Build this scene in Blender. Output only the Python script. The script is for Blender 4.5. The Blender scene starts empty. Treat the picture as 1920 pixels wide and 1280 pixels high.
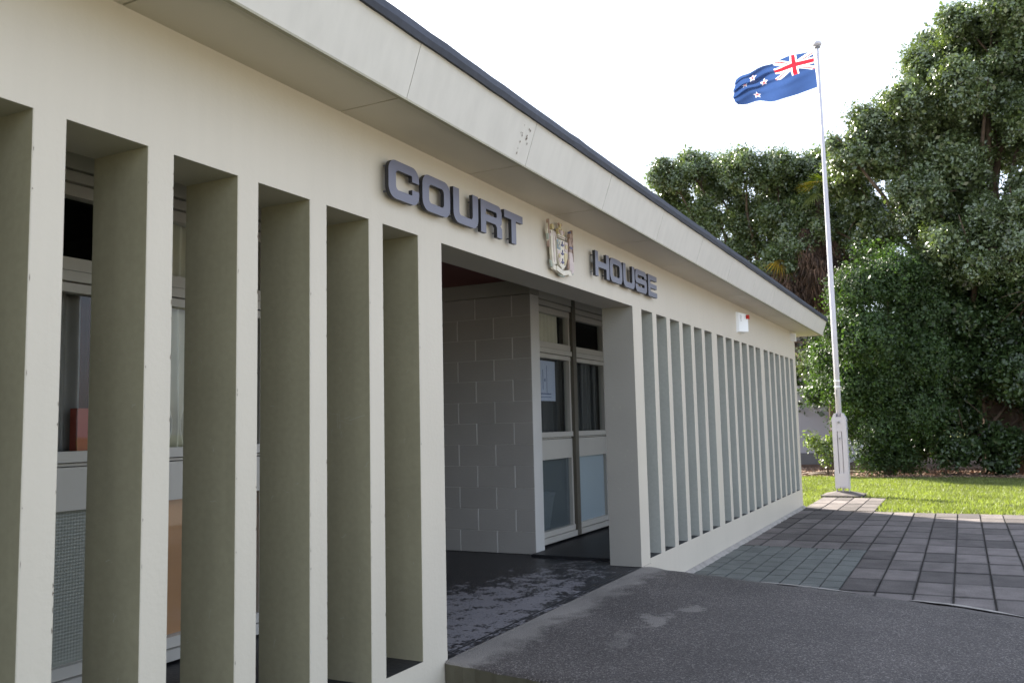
import bpy, math, random
import numpy as np
from mathutils import Vector, Matrix

S = bpy.context.scene
COL = S.collection
random.seed(4)
ZG = -0.255                      # ground level; the entrance floor is z = 0
# ------------------------------------------------------------------ camera
YAW, PITCH, ROLL = 0.47576, 0.09685, -0.02292
fw = Vector((math.cos(YAW)*math.cos(PITCH), math.sin(YAW)*math.cos(PITCH), math.sin(PITCH)))
r0 = fw.cross(Vector((0, 0, 1))).normalized(); u0 = r0.cross(fw)
rr = math.cos(ROLL)*r0 + math.sin(ROLL)*u0
uu = -math.sin(ROLL)*r0 + math.cos(ROLL)*u0
cd = bpy.data.cameras.new('camera'); cam = bpy.data.objects.new('camera', cd); COL.objects.link(cam)
cd.sensor_width = 36; cd.lens = 30.505; cd.clip_start = 0.05; cd.clip_end = 3000
m = Matrix((rr, uu, -fw)).transposed().to_4x4(); m.translation = Vector((-3.8795, -2.4086, 1.1714))
cam.matrix_world = m; S.camera = cam
cd.dof.use_dof = True; cd.dof.focus_distance = 5.2; cd.dof.aperture_fstop = 5.0
# ------------------------------------------------------------------ sky, sun, exposure
SUN_AZ = Vector((0.514, 0.857, 0)).normalized(); SUN_EL = math.radians(34)
W = bpy.data.worlds.new('World'); S.world = W; W.use_nodes = True
wn, wl = W.node_tree.nodes, W.node_tree.links
bg = wn['Background']
sky = wn.new('ShaderNodeTexSky'); sky.sky_type = 'NISHITA'; sky.sun_disc = False
sky.sun_elevation = SUN_EL; sky.sun_rotation = math.atan2(SUN_AZ.x, SUN_AZ.y)
sky.air_density = 1.0; sky.dust_density = 2.0; sky.ozone_density = 1.0
tc = wn.new('ShaderNodeTexCoord'); nz = wn.new('ShaderNodeTexNoise'); nz.inputs['Scale'].default_value = 2.1
nz.inputs['Detail'].default_value = 6; nz.inputs['Roughness'].default_value = 0.55
rp = wn.new('ShaderNodeValToRGB'); rp.color_ramp.elements[0].position = 0.38; rp.color_ramp.elements[1].position = 0.62
mx = wn.new('ShaderNodeMix'); mx.data_type = 'RGBA'
hi = wn.new('ShaderNodeMapRange'); hi.inputs['From Min'].default_value = 0; hi.inputs['From Max'].default_value = 1
hi.inputs['To Min'].default_value = 0.25; hi.inputs['To Max'].default_value = 0.75
wl.new(tc.outputs['Generated'], nz.inputs['Vector']); wl.new(nz.outputs['Fac'], rp.inputs['Fac'])
wl.new(rp.outputs['Color'], hi.inputs['Value']); wl.new(hi.outputs['Result'], mx.inputs['Factor'])
wl.new(sky.outputs['Color'], mx.inputs['A']); mx.inputs['B'].default_value = (6.7, 7.4, 8.8, 1)
wl.new(mx.outputs['Result'], bg.inputs['Color']); bg.inputs['Strength'].default_value = 0.072
sl = bpy.data.lights.new('sun', 'SUN'); sl.energy = 5.0; sl.angle = math.radians(0.55); sl.color = (1, 0.93, 0.82)
so = bpy.data.objects.new('sun', sl); COL.objects.link(so)
sd = Vector((SUN_AZ.x*math.cos(SUN_EL), SUN_AZ.y*math.cos(SUN_EL), math.sin(SUN_EL)))
so.rotation_euler = sd.to_track_quat('Z', 'Y').to_euler(); so.location = (0, 0, 30)
S.view_settings.view_transform = 'Standard'; S.view_settings.look = 'None'
S.view_settings.exposure = 2.12; S.view_settings.gamma = 1.0; S.view_settings.use_curve_mapping = False
S.render.engine = 'CYCLES'
S.cycles.max_bounces = 8; S.cycles.diffuse_bounces = 4; S.cycles.transparent_max_bounces = 12

# ------------------------------------------------------------------ materials
def mat(name, color, rough=0.6, var=0.08, scale=3.0, bump=0.0, bscale=60, spec=0.5, streak=0.0,
        color2=None, ramp=(0.4, 0.6), rand=0.0, island=0.0, fine=0.0, metallic=0.0):
    M = bpy.data.materials.new(name); M.use_nodes = True
    n, l = M.node_tree.nodes, M.node_tree.links; b = n['Principled BSDF']
    b.inputs['Roughness'].default_value = rough; b.inputs['Specular IOR Level'].default_value = spec
    b.inputs['Metallic'].default_value = metallic
    g = n.new('ShaderNodeNewGeometry')
    t = n.new('ShaderNodeTexNoise'); t.inputs['Scale'].default_value = scale; t.inputs['Detail'].default_value = 5
    l.new(g.outputs['Position'], t.inputs['Vector'])
    c1 = (*color, 1)
    if color2 is not None:
        r = n.new('ShaderNodeValToRGB'); r.color_ramp.elements[0].position, r.color_ramp.elements[1].position = ramp
        r.color_ramp.elements[0].color = c1; r.color_ramp.elements[1].color = (*color2, 1)
        l.new(t.outputs['Fac'], r.inputs['Fac']); cur = r.outputs['Color']
    else:
        rgb = n.new('ShaderNodeRGB'); rgb.outputs[0].default_value = c1; cur = rgb.outputs[0]
    def mul(cur, src, lo, hi_, flo=0.3, fhi=0.7):
        mr = n.new('ShaderNodeMapRange'); mr.inputs['From Min'].default_value = flo; mr.inputs['From Max'].default_value = fhi
        mr.inputs['To Min'].default_value = lo; mr.inputs['To Max'].default_value = hi_; l.new(src, mr.inputs['Value'])
        h = n.new('ShaderNodeHueSaturation'); l.new(cur, h.inputs['Color']); l.new(mr.outputs['Result'], h.inputs['Value'])
        return h.outputs['Color']
    if var and color2 is None: cur = mul(cur, t.outputs['Fac'], 1-var, 1+var)
    if fine:
        t2 = n.new('ShaderNodeTexNoise'); t2.inputs['Scale'].default_value = bscale; t2.inputs['Detail'].default_value = 4
        l.new(g.outputs['Position'], t2.inputs['Vector']); cur = mul(cur, t2.outputs['Fac'], 1-fine, 1+fine, 0.35, 0.65)
    if streak:
        mp = n.new('ShaderNodeMapping'); mp.inputs['Scale'].default_value = (9, 9, 0.5); l.new(g.outputs['Position'], mp.inputs['Vector'])
        t3 = n.new('ShaderNodeTexNoise'); t3.inputs['Scale'].default_value = 1.6; t3.inputs['Detail'].default_value = 6
        l.new(mp.outputs['Vector'], t3.inputs['Vector']); cur = mul(cur, t3.outputs['Fac'], 1-streak, 1+streak*0.6, 0.3, 0.6)
    if rand:
        oi = n.new('ShaderNodeObjectInfo'); cur = mul(cur, oi.outputs['Random'], 1-rand, 1+rand, 0, 1)
    if island:
        cur = mul(cur, g.outputs['Random Per Island'], 1-island, 1+island, 0, 1)
    l.new(cur, b.inputs['Base Color'])
    if bump:
        t4 = n.new('ShaderNodeTexNoise'); t4.inputs['Scale'].default_value = bscale; t4.inputs['Detail'].default_value = 6
        l.new(g.outputs['Position'], t4.inputs['Vector'])
        bp = n.new('ShaderNodeBump'); bp.inputs['Strength'].default_value = bump; bp.inputs['Distance'].default_value = 0.01
        l.new(t4.outputs['Fac'], bp.inputs['Height']); l.new(bp.outputs['Normal'], b.inputs['Normal'])
    return M

CREAM = mat('cream_paint', (0.56, 0.50, 0.415), 0.45, 0.03, 1.3, 0.12, 45, 0.4, streak=0.016)
FASC = mat('fascia_paint', (0.58, 0.55, 0.51), 0.4, 0.03, 1.0, 0.05, 25, 0.4, streak=0.045)
OLIVE = mat('olive_paint', (0.295, 0.266, 0.180), 0.36, 0.07, 1.6, 0.10, 38, 0.5, streak=0.05, fine=0.04)
SOFF = mat('soffit_paint', (0.54, 0.485, 0.415), 0.5, 0.06, 1.2, 0.05, 30)
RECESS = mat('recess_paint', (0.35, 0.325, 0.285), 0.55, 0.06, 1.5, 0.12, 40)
BLOCK = mat('painted_block', (0.36, 0.335, 0.305), 0.55, 0.05, 2, 0.25, 70, rand=0.04)
MORTAR = mat('painted_mortar', (0.30, 0.29, 0.275), 0.6, 0.05, 2, 0.2, 70)
JOINT = mat('lit_joint', (0.62, 0.60, 0.57), 0.6, 0.05, 2)  # paler than the blocks: light caught in the grooves, put into the colour
WINF = mat('window_paint', (0.52, 0.49, 0.44), 0.4, 0.05, 2, 0.05, 30)
MULL = mat('brown_mullion', (0.12, 0.105, 0.08), 0.5, 0.08, 2)
ROOFM = mat('roof_flashing', (0.035, 0.038, 0.052), 0.6, 0.15, 4, 0.1, 30, 0.3, fine=0.1)
LETTER = mat('letter_grey', (0.125, 0.120, 0.160), 0.35, 0.05, 4, 0.02, 30, 0.5)
LETSIDE = mat('letter_edge', (0.02, 0.02, 0.025), 0.5, 0.0)
REDC = mat('dark_red_ceiling', (0.11, 0.022, 0.018), 0.6, 0.1, 2)
BLACKB = mat('bitumen_black', (0.012, 0.012, 0.014), 0.5, 0.3, 8, 0.4, 40)
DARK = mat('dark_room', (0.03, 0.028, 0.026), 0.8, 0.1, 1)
WHITE = mat('white_paint', (0.50, 0.48, 0.53), 0.35, 0.03, 5)
WHITEP = mat('white_plastic', (0.80, 0.80, 0.80), 0.3, 0.02, 5)
GREYM = mat('grey_metal', (0.2, 0.2, 0.21), 0.4, 0.1, 8)
RED = mat('red_lens', (0.55, 0.01, 0.01), 0.15, 0.0)
CURT = mat('cream_curtain', (0.86, 0.80, 0.70), 0.85, 0.06, 6)
CURTD = mat('dark_curtain', (0.05, 0.05, 0.055), 0.9, 0.1, 6)
CURTP = mat('pale_curtain', (0.30, 0.27, 0.26), 0.85, 0.1, 6)
CURTR = mat('maroon_curtain', (0.11, 0.03, 0.02), 0.85, 0.1, 6)
ORANGE = mat('orange_board', (0.52, 0.25, 0.11), 0.6, 0.05, 4)
REDBOX = mat('red_box', (0.50, 0.10, 0.07), 0.6, 0.05, 4)
PAPER = mat('paper', (0.55, 0.58, 0.75), 0.8, 0.03, 6)
INK = mat('ink', (0.08, 0.1, 0.25), 0.8, 0.0)
PAVE = mat('paver_concrete', (0.115, 0.100, 0.094), 0.8, 0.22, 5, 0.45, 90, 0.3, rand=0.36, fine=0.16)
PAVEG = mat('paver_green_grey', (0.120, 0.125, 0.115), 0.8, 0.15, 5, 0.4, 90, 0.3, rand=0.10, fine=0.12)
SAND = mat('joint_soil', (0.045, 0.04, 0.036), 0.95, 0.4, 12, 0.6, 60, 0.2)
STEPSIDE = mat('step_riser_paint', (0.085, 0.075, 0.05), 0.6, 0.15, 5, 0.2, 40)
def edge_dirt(M, fx, fy, lo=.30):
    n, l = M.node_tree.nodes, M.node_tree.links; b = n['Principled BSDF']; src = b.inputs['Base Color'].links[0].from_socket
    t = n.new('ShaderNodeTexCoord'); sp = n.new('ShaderNodeSeparateXYZ'); l.new(t.outputs['Generated'], sp.inputs[0])
    g = n.new('ShaderNodeNewGeometry'); nz = n.new('ShaderNodeTexNoise'); nz.inputs['Scale'].default_value = 14; nz.inputs['Detail'].default_value = 6; l.new(g.outputs['Position'], nz.inputs['Vector'])
    out = []
    for ax, w_ in (('X', fx), ('Y', fy)):
        a = n.new('ShaderNodeMath'); a.operation = 'PINGPONG'; a.inputs[1].default_value = 0.5; l.new(sp.outputs[ax], a.inputs[0])
        d = n.new('ShaderNodeMath'); d.operation = 'DIVIDE'; l.new(a.outputs[0], d.inputs[0]); d.inputs[1].default_value = w_
        out.append(d.outputs[0])
    mn = n.new('ShaderNodeMath'); mn.operation = 'MINIMUM'; l.new(out[0], mn.inputs[0]); l.new(out[1], mn.inputs[1])
    ad = n.new('ShaderNodeMath'); ad.operation = 'MULTIPLY_ADD'; l.new(nz.outputs['Fac'], ad.inputs[0]); ad.inputs[1].default_value = 1.3; ad.inputs[2].default_value = -0.75
    sm = n.new('ShaderNodeMath'); l.new(mn.outputs[0], sm.inputs[0]); l.new(ad.outputs[0], sm.inputs[1])
    mr = n.new('ShaderNodeMapRange'); mr.inputs['To Min'].default_value = lo; mr.inputs['To Max'].default_value = 1.0; l.new(sm.outputs[0], mr.inputs['Value'])
    h = n.new('ShaderNodeHueSaturation'); l.new(src, h.inputs['Color']); l.new(mr.outputs['Result'], h.inputs['Value']); l.new(h.outputs['Color'], b.inputs['Base Color'])
edge_dirt(PAVE, 0.075, 0.05, .52); edge_dirt(PAVEG, 0.09, 0.04, .85)
LIP = mat('mortar_lip', (0.30, 0.275, 0.25), 0.85, 0.2, 9, 0.4, 60, 0.2)
TRUNK = mat('bark', (0.10, 0.07, 0.05), 0.9, 0.3, 6, 0.8, 18, 0.2)
SKIRT = mat('dead_frond', (0.085, 0.048, 0.03), 0.85, 0.5, 1.6, island=0.8)
BGW = mat('rendered_grey_wall', (0.52, 0.49, 0.52), 0.8, 0.05, 0.8, 0.1, 20)
MULCH = mat('mulch', (0.16, 0.10, 0.07), 0.95, 0.4, 6, 0.9, 25, 0.1, fine=0.3)
CHIP = mat('bark_chip', (0.24, 0.16, 0.115), 0.9, 0.2, 6, island=0.5)
LOG = mat('fallen_branch', (0.22, 0.17, 0.13), 0.9, 0.2, 6)

def leafmat(name, c, rough, island=0.45, trans=0.25, spec=0.5):
    M = mat(name, c, rough, 0.25, 0.9, island=island, spec=spec)
    n, l = M.node_tree.nodes, M.node_tree.links; b = n['Principled BSDF']; out = n['Material Output']
    src = b.inputs['Base Color'].links[0].from_socket
    tr = n.new('ShaderNodeBsdfTranslucent'); h = n.new('ShaderNodeMix'); h.data_type = 'RGBA'; h.blend_type = 'MULTIPLY'
    h.inputs['Factor'].default_value = 1; l.new(src, h.inputs['A']); h.inputs['B'].default_value = (1.5, 1.7, 0.5, 1)
    l.new(h.outputs['Result'], tr.inputs['Color'])
    ms = n.new('ShaderNodeMixShader'); ms.inputs[0].default_value = trans
    l.new(b.outputs[0], ms.inputs[1]); l.new(tr.outputs[0], ms.inputs[2]); l.new(ms.outputs[0], out.inputs['Surface'])
    return M
LEAF_A = leafmat('glossy_leaf_olive', (0.108, 0.142, 0.062), 0.27, 0.35, 0.20, 1.0)
LEAF_B = leafmat('glossy_leaf_dark', (0.112, 0.145, 0.066), 0.26, 0.35, 0.20, 1.0)
LEAF_C = leafmat('ivy_leaf', (0.045, 0.072, 0.026), 0.30, 0.5, 0.25)
LEAF_D = leafmat('soft_leaf', (0.046, 0.080, 0.026), 0.5, 0.4, 0.35)
LEAF_E = leafmat('pale_leaf', (0.13, 0.17, 0.06), 0.4, 0.3, 0.35)
PALMG = leafmat('palm_green', (0.10, 0.12, 0.02), 0.5, 0.3, 0.4)
PALMY = leafmat('palm_yellow', (0.30, 0.19, 0.03), 0.5, 0.3, 0.5)
GRASS = leafmat('grass_blade', (0.145, 0.165, 0.055), 0.55, 0.35, 0.4)
LAWN = mat('lawn_soil', (0.125, 0.135, 0.045), 0.95, 0.25, 1.5, 0.5, 40, 0.1, fine=0.25)

# ground-concrete of the ramp: dark exposed aggregate, paler trowelled margin at the threshold, worn patches
def concrete():
    M = mat('exposed_aggregate', (0.115, 0.105, 0.10), 0.75, 0, 2, 0.7, 110, 0.35)
    n, l = M.node_tree.nodes, M.node_tree.links; b = n['Principled BSDF']
    g = n.new('ShaderNodeNewGeometry')
    v = n.new('ShaderNodeTexVoronoi'); v.inputs['Scale'].default_value = 140; l.new(g.outputs['Position'], v.inputs['Vector'])
    r = n.new('ShaderNodeValToRGB'); e = r.color_ramp
    sep = n.new('ShaderNodeSeparateColor'); l.new(v.outputs['Color'], sep.inputs[0]); l.new(sep.outputs[0], r.inputs['Fac'])
    e.elements[0].position = 0; e.elements[0].color = (0.044, 0.038, 0.036, 1); e.elements[1].position = 1; e.elements[1].color = (0.18, 0.16, 0.148, 1)
    k = e.elements.new(0.75); k.color = (0.088, 0.076, 0.070, 1)
    xyz = n.new('ShaderNodeSeparateXYZ'); l.new(g.outputs['Position'], xyz.inputs[0])
    nn = n.new('ShaderNodeTexNoise'); nn.inputs['Scale'].default_value = 4.5; nn.inputs['Detail'].default_value = 10; nn.inputs['Roughness'].default_value = 0.65; l.new(g.outputs['Position'], nn.inputs['Vector'])
    def math_(op, a, bb=None, cl=False):
        k = n.new('ShaderNodeMath'); k.operation = op; k.use_clamp = cl
        for i, s in enumerate((a, bb)):
            if s is None: continue
            if isinstance(s, (int, float)): k.inputs[i].default_value = s
            else: l.new(s, k.inputs[i])
        return k.outputs[0]
    # distance from facade line + noise
    d = math_('ADD', xyz.outputs['Y'], math_('MULTIPLY', math_('SUBTRACT', nn.outputs['Fac'], 0.5), 0.55))
    edge = math_('MULTIPLY', math_('ADD', d, 0.26), 7.0, True)
    masks = edge
    for (px, py, rx, ry) in ((1.66, -0.80, 0.13, 0.065), (1.25, -0.71, 0.15, 0.11), (0.72, -0.67, 0.18, 0.07)):
        vx = math_('DIVIDE', math_('SUBTRACT', xyz.outputs['X'], px), rx); vy = math_('DIVIDE', math_('SUBTRACT', xyz.outputs['Y'], py), ry)
        rad = math_('SQRT', math_('ADD', math_('MULTIPLY', vx, vx), math_('MULTIPLY', vy, vy)))
        rad = math_('ADD', rad, math_('MULTIPLY', math_('SUBTRACT', nn.outputs['Fac'], 0.5), 5.5))
        k = math_('MULTIPLY', math_('SUBTRACT', 1.1, rad), 2.2, True)
        masks = math_('MAXIMUM', masks, math_('MULTIPLY', k, 0.8 if px > 0.8 else 0.35))
    mix = n.new('ShaderNodeMix'); mix.data_type = 'RGBA'; l.new(math_('MULTIPLY', masks, 0.85), mix.inputs['Factor'])
    l.new(r.outputs['Color'], mix.inputs['A']); mix.inputs['B'].default_value = (0.215, 0.195, 0.175, 1)
    n2 = n.new('ShaderNodeTexNoise'); n2.inputs['Scale'].default_value = 1.3; n2.inputs['Detail'].default_value = 8; l.new(g.outputs['Position'], n2.inputs['Vector'])
    hs = n.new('ShaderNodeHueSaturation'); mr = n.new('ShaderNodeMapRange'); mr.inputs['From Min'].default_value = .3; mr.inputs['From Max'].default_value = .7
    mr.inputs['To Min'].default_value = .78; mr.inputs['To Max'].default_value = 1.22
    l.new(n2.outputs['Fac'], mr.inputs['Value']); l.new(mr.outputs['Result'], hs.inputs['Value']); l.new(mix.outputs['Result'], hs.inputs['Color'])
    l.new(hs.outputs['Color'], b.inputs['Base Color'])
    return M
CONC = concrete()

# entrance floor: black coating worn through to grey concrete, most of it near the threshold
def floorm():
    M = mat('worn_black_floor', (0.02, 0.02, 0.02), 0.42, 0, 2, 0.35, 55, 0.5)
    n, l = M.node_tree.nodes, M.node_tree.links; b = n['Principled BSDF']
    g = n.new('ShaderNodeNewGeometry'); xyz = n.new('ShaderNodeSeparateXYZ'); l.new(g.outputs['Position'], xyz.inputs[0])
    nn = n.new('ShaderNodeTexNoise'); nn.inputs['Scale'].default_value = 6.5; nn.inputs['Detail'].default_value = 12; nn.inputs['Roughness'].default_value = 0.78
    l.new(g.outputs['Position'], nn.inputs['Vector'])
    mr = n.new('ShaderNodeMapRange'); mr.inputs['From Min'].default_value = 0.70; mr.inputs['From Max'].default_value = 1.35
    mr.inputs['To Min'].default_value = 0.038; mr.inputs['To Max'].default_value = -0.20; l.new(xyz.outputs['Y'], mr.inputs['Value'])
    mr2 = n.new('ShaderNodeMapRange'); mr2.inputs['From Min'].default_value = 1.2; mr2.inputs['From Max'].default_value = 3.0
    mr2.inputs['To Min'].default_value = 0.02; mr2.inputs['To Max'].default_value = -0.11; l.new(xyz.outputs['X'], mr2.inputs['Value'])
    mr3 = n.new('ShaderNodeMapRange'); mr3.inputs['From Min'].default_value = 0.0; mr3.inputs['From Max'].default_value = 0.22
    mr3.inputs['To Min'].default_value = -0.10; mr3.inputs['To Max'].default_value = 0.0; l.new(xyz.outputs['Y'], mr3.inputs['Value'])
    nf = n.new('ShaderNodeTexNoise'); nf.inputs['Scale'].default_value = 42; nf.inputs['Detail'].default_value = 5; l.new(g.outputs['Position'], nf.inputs['Vector'])
    fm = n.new('ShaderNodeMath'); fm.operation = 'MULTIPLY_ADD'; l.new(nf.outputs['Fac'], fm.inputs[0]); fm.inputs[1].default_value = 0.36; fm.inputs[2].default_value = -0.18
    fa = n.new('ShaderNodeMath'); l.new(nn.outputs['Fac'], fa.inputs[0]); l.new(fm.outputs[0], fa.inputs[1])
    a = n.new('ShaderNodeMath'); l.new(fa.outputs[0], a.inputs[0]); l.new(mr.outputs['Result'], a.inputs[1])
    a2 = n.new('ShaderNodeMath'); l.new(a.outputs[0], a2.inputs[0]); l.new(mr2.outputs['Result'], a2.inputs[1])
    a3 = n.new('ShaderNodeMath'); l.new(a2.outputs[0], a3.inputs[0]); l.new(mr3.outputs['Result'], a3.inputs[1])
    r = n.new('ShaderNodeValToRGB'); r.color_ramp.elements[0].position = 0.475; r.color_ramp.elements[1].position = 0.505
    r.color_ramp.elements[0].color = (0.014, 0.014, 0.017, 1); r.color_ramp.elements[1].color = (0.185, 0.175, 0.185, 1)
    l.new(a3.outputs[0], r.inputs['Fac']); l.new(r.outputs['Color'], b.inputs['Base Color'])
    return M
FLOOR = floorm()

def glass(name, tint=(1, 1, 1), refl=1.0):
    M = bpy.data.materials.new(name); M.use_nodes = True; n, l = M.node_tree.nodes, M.node_tree.links; n.remove(n['Principled BSDF'])
    t = n.new('ShaderNodeBsdfTransparent'); t.inputs[0].default_value = (*tint, 1)
    gl = n.new('ShaderNodeBsdfGlossy'); gl.inputs['Roughness'].default_value = 0.02
    f = n.new('ShaderNodeFresnel'); f.inputs['IOR'].default_value = 1.5
    k = n.new('ShaderNodeMath'); k.operation = 'MULTIPLY'; k.inputs[1].default_value = refl; l.new(f.outputs[0], k.inputs[0])
    gg = n.new('ShaderNodeNewGeometry'); fb = n.new('ShaderNodeMath'); fb.operation = 'SUBTRACT'; fb.inputs[0].default_value = 1; l.new(gg.outputs['Backfacing'], fb.inputs[1])
    k2 = n.new('ShaderNodeMath'); k2.operation = 'MULTIPLY'; l.new(k.outputs[0], k2.inputs[0]); l.new(fb.outputs[0], k2.inputs[1]); k = k2
    ms = n.new('ShaderNodeMixShader'); l.new(k.outputs[0], ms.inputs[0]); l.new(t.outputs[0], ms.inputs[1]); l.new(gl.outputs[0], ms.inputs[2])
    l.new(ms.outputs[0], n['Material Output'].inputs['Surface']); return M
GLASS = glass('clear_glass', (0.92, 0.94, 0.93), 1.0)
def frosted(name, col, mixf, checker=0.0):
    M = bpy.data.materials.new(name); M.use_nodes = True; n, l = M.node_tree.nodes, M.node_tree.links; b = n['Principled BSDF']
    b.inputs['Base Color'].default_value = (*col, 1); b.inputs['Roughness'].default_value = 0.18
    t = n.new('ShaderNodeBsdfTransparent'); ms = n.new('ShaderNodeMixShader'); ms.inputs[0].default_value = mixf
    l.new(t.outputs[0], ms.inputs[1]); l.new(b.outputs[0], ms.inputs[2]); l.new(ms.outputs[0], n['Material Output'].inputs['Surface'])
    if checker:
        g = n.new('ShaderNodeNewGeometry'); s = n.new('ShaderNodeSeparateXYZ'); l.new(g.outputs['Position'], s.inputs[0])
        outs = []
        for ax in ('X', 'Z'):
            k = n.new('ShaderNodeMath'); k.operation = 'MULTIPLY'; k.inputs[1].default_value = checker; l.new(s.outputs[ax], k.inputs[0])
            k2 = n.new('ShaderNodeMath'); k2.operation = 'SINE'; l.new(k.outputs[0], k2.inputs[0]); outs.append(k2.outputs[0])
        a = n.new('ShaderNodeMath'); l.new(outs[0], a.inputs[0]); l.new(outs[1], a.inputs[1])
        bp = n.new('ShaderNodeBump'); bp.inputs['Strength'].default_value = 0.4; bp.inputs['Distance'].default_value = 0.002
        l.new(a.outputs[0], bp.inputs['Height']); l.new(bp.outputs['Normal'], b.inputs['Normal'])
    return M
RIPPLE = frosted('reeded_glass', (0.40, 0.41, 0.35), 0.55, 420)
FROST = frosted('frosted_glass', (0.42, 0.50, 0.54), 0.85)
FROSTD = frosted('frosted_dark', (0.14, 0.17, 0.18), 0.5)

# ------------------------------------------------------------------ mesh helpers
class MB:
    def __init__(s): s.v = []; s.f = []; s.m = []
    def quad(s, a, b, c, d, m=0):
        k = len(s.v); s.v += [a, b, c, d]; s.f.append((k, k+1, k+2, k+3)); s.m.append(m)
    def box(s, x0, x1, y0, y1, z0, z1, m=0, ms=None):
        k = len(s.v)
        s.v += [(x0, y0, z0), (x1, y0, z0), (x1, y1, z0), (x0, y1, z0), (x0, y0, z1), (x1, y0, z1), (x1, y1, z1), (x0, y1, z1)]
        fs = [(0, 1, 5, 4), (2, 3, 7, 6), (3, 0, 4, 7), (1, 2, 6, 5), (4, 5, 6, 7), (3, 2, 1, 0)]   # front(-y) back(+y) left(-x) right(+x) top bottom
        for i, f in enumerate(fs): s.f.append(tuple(k+j for j in f)); s.m.append(ms[i] if ms else m)
    def prism(s, pts, y0, y1, m=0, ms=None):          # convex or simple polygon in x,z, extruded along y
        k = len(s.v); n = len(pts)
        a = sum(pts[i][0]*pts[(i+1) % n][1]-pts[(i+1) % n][0]*pts[i][1] for i in range(n))
        if a < 0: pts = pts[::-1]
        s.v += [(p[0], y0, p[1]) for p in pts]+[(p[0], y1, p[1]) for p in pts]
        s.f.append(tuple(range(k, k+n))); s.m.append(m); s.f.append(tuple(range(k+2*n-1, k+n-1, -1))); s.m.append(m)
        for i in range(n):
            j = (i+1) % n; s.f.append((k+i, k+n+i, k+n+j, k+j)); s.m.append(m if ms is None else ms)
    def band(s, A, B, y0, y1, closed=False, m=0, side=1):   # strip between two matched outlines, extruded
        k = len(s.v); n = len(A)
        for L in (A, B):
            for y in (y0, y1): s.v += [(p[0], y, p[1]) for p in L]
        a0, a1, b0, b1 = k, k+n, k+2*n, k+3*n
        rng = range(n if closed else n-1)
        for i in rng:
            j = (i+1) % n
            s.f += [(a0+i, a0+j, b0+j, b0+i), (a1+j, a1+i, b1+i, b1+j), (a0+j, a0+i, a1+i, a1+j), (b0+i, b0+j, b1+j, b1+i)]
            s.m += [m, m, side, side]
        if not closed:
            s.f += [(a0, b0, b1, a1), (b0+n-1, a0+n-1, a1+n-1, b1+n-1)]; s.m += [side, side]
    def tube(s, pts, rad, n=8, m=0, cap=True):
        k = len(s.v); P = [Vector(p) for p in pts]
        for i, p in enumerate(P):
            t = (P[min(i+1, len(P)-1)]-P[max(i-1, 0)]).normalized()
            a = t.cross(Vector((0, 0, 1)) if abs(t.z) < 0.95 else Vector((1, 0, 0))).normalized(); b = t.cross(a)
            for j in range(n):
                an = 2*math.pi*j/n; q = p+rad[i]*(math.cos(an)*a+math.sin(an)*b); s.v.append(tuple(q))
        for i in range(len(P)-1):
            for j in range(n):
                s.f.append((k+i*n+j, k+(i+1)*n+j, k+(i+1)*n+(j+1) % n, k+i*n+(j+1) % n)); s.m.append(m)
        if cap:
            s.f.append(tuple(k+j for j in range(n))); s.m.append(m)
            e = k+(len(P)-1)*n; s.f.append(tuple(e+j for j in reversed(range(n)))); s.m.append(m)
    def lathe(s, c, prof, n=16, m=0):
        k = len(s.v)
        for (r, z) in prof:
            for j in range(n):
                an = 2*math.pi*j/n; s.v.append((c[0]+r*math.cos(an), c[1]+r*math.sin(an), c[2]+z))
        for i in range(len(prof)-1):
            for j in range(n):
                s.f.append((k+i*n+j, k+i*n+(j+1) % n, k+(i+1)*n+(j+1) % n, k+(i+1)*n+j)); s.m.append(m)
        s.f.append(tuple(k+j for j in reversed(range(n)))); s.m.append(m)
        e = k+(len(prof)-1)*n; s.f.append(tuple(e+j for j in range(n))); s.m.append(m)
    def mesh(s, name, mats, off=(0, 0, 0), smooth=False):
        me = bpy.data.meshes.new(name)
        me.from_pydata([(v[0]-off[0], v[1]-off[1], v[2]-off[2]) for v in s.v], [], s.f)
        for mm in (mats if isinstance(mats, (list, tuple)) else [mats]): me.materials.append(mm)
        me.polygons.foreach_set('material_index', s.m)
        if smooth: me.polygons.foreach_set('use_smooth', [True]*len(s.f))
        me.update(); return me

def world_of(o):
    v = Vector((0, 0, 0))
    while o is not None: v += o.location; o = o.parent
    return v
def tag(o, label=None, cat=None, group=None, kind=None):
    if label: o['label'] = label
    if cat: o['category'] = cat
    if group: o['group'] = group
    if kind: o['kind'] = kind
    return o
def empty(name, loc, label, cat, group=None):
    o = bpy.data.objects.new(name, None); COL.objects.link(o); o.location = loc; o.empty_display_size = 0.2
    return tag(o, label, cat, group)
def build(mb, name, mats, parent=None, smooth=False, origin=None):
    """mb in world coordinates; parent's (unrotated) origin is taken off."""
    base = world_of(parent) if parent else Vector((0, 0, 0))
    og = Vector(origin) if origin is not None else (base if parent else Vector((0, 0, 0)))
    me = mb.mesh(name, mats, og, smooth)
    o = bpy.data.objects.new(name, me); COL.objects.link(o)
    if parent: o.parent = parent
    o.location = og-base
    return o
def place(name, me, loc, parent):
    o = bpy.data.objects.new(name, me); COL.objects.link(o); o.parent = parent; o.location = Vector(loc)-world_of(parent); return o
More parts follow.
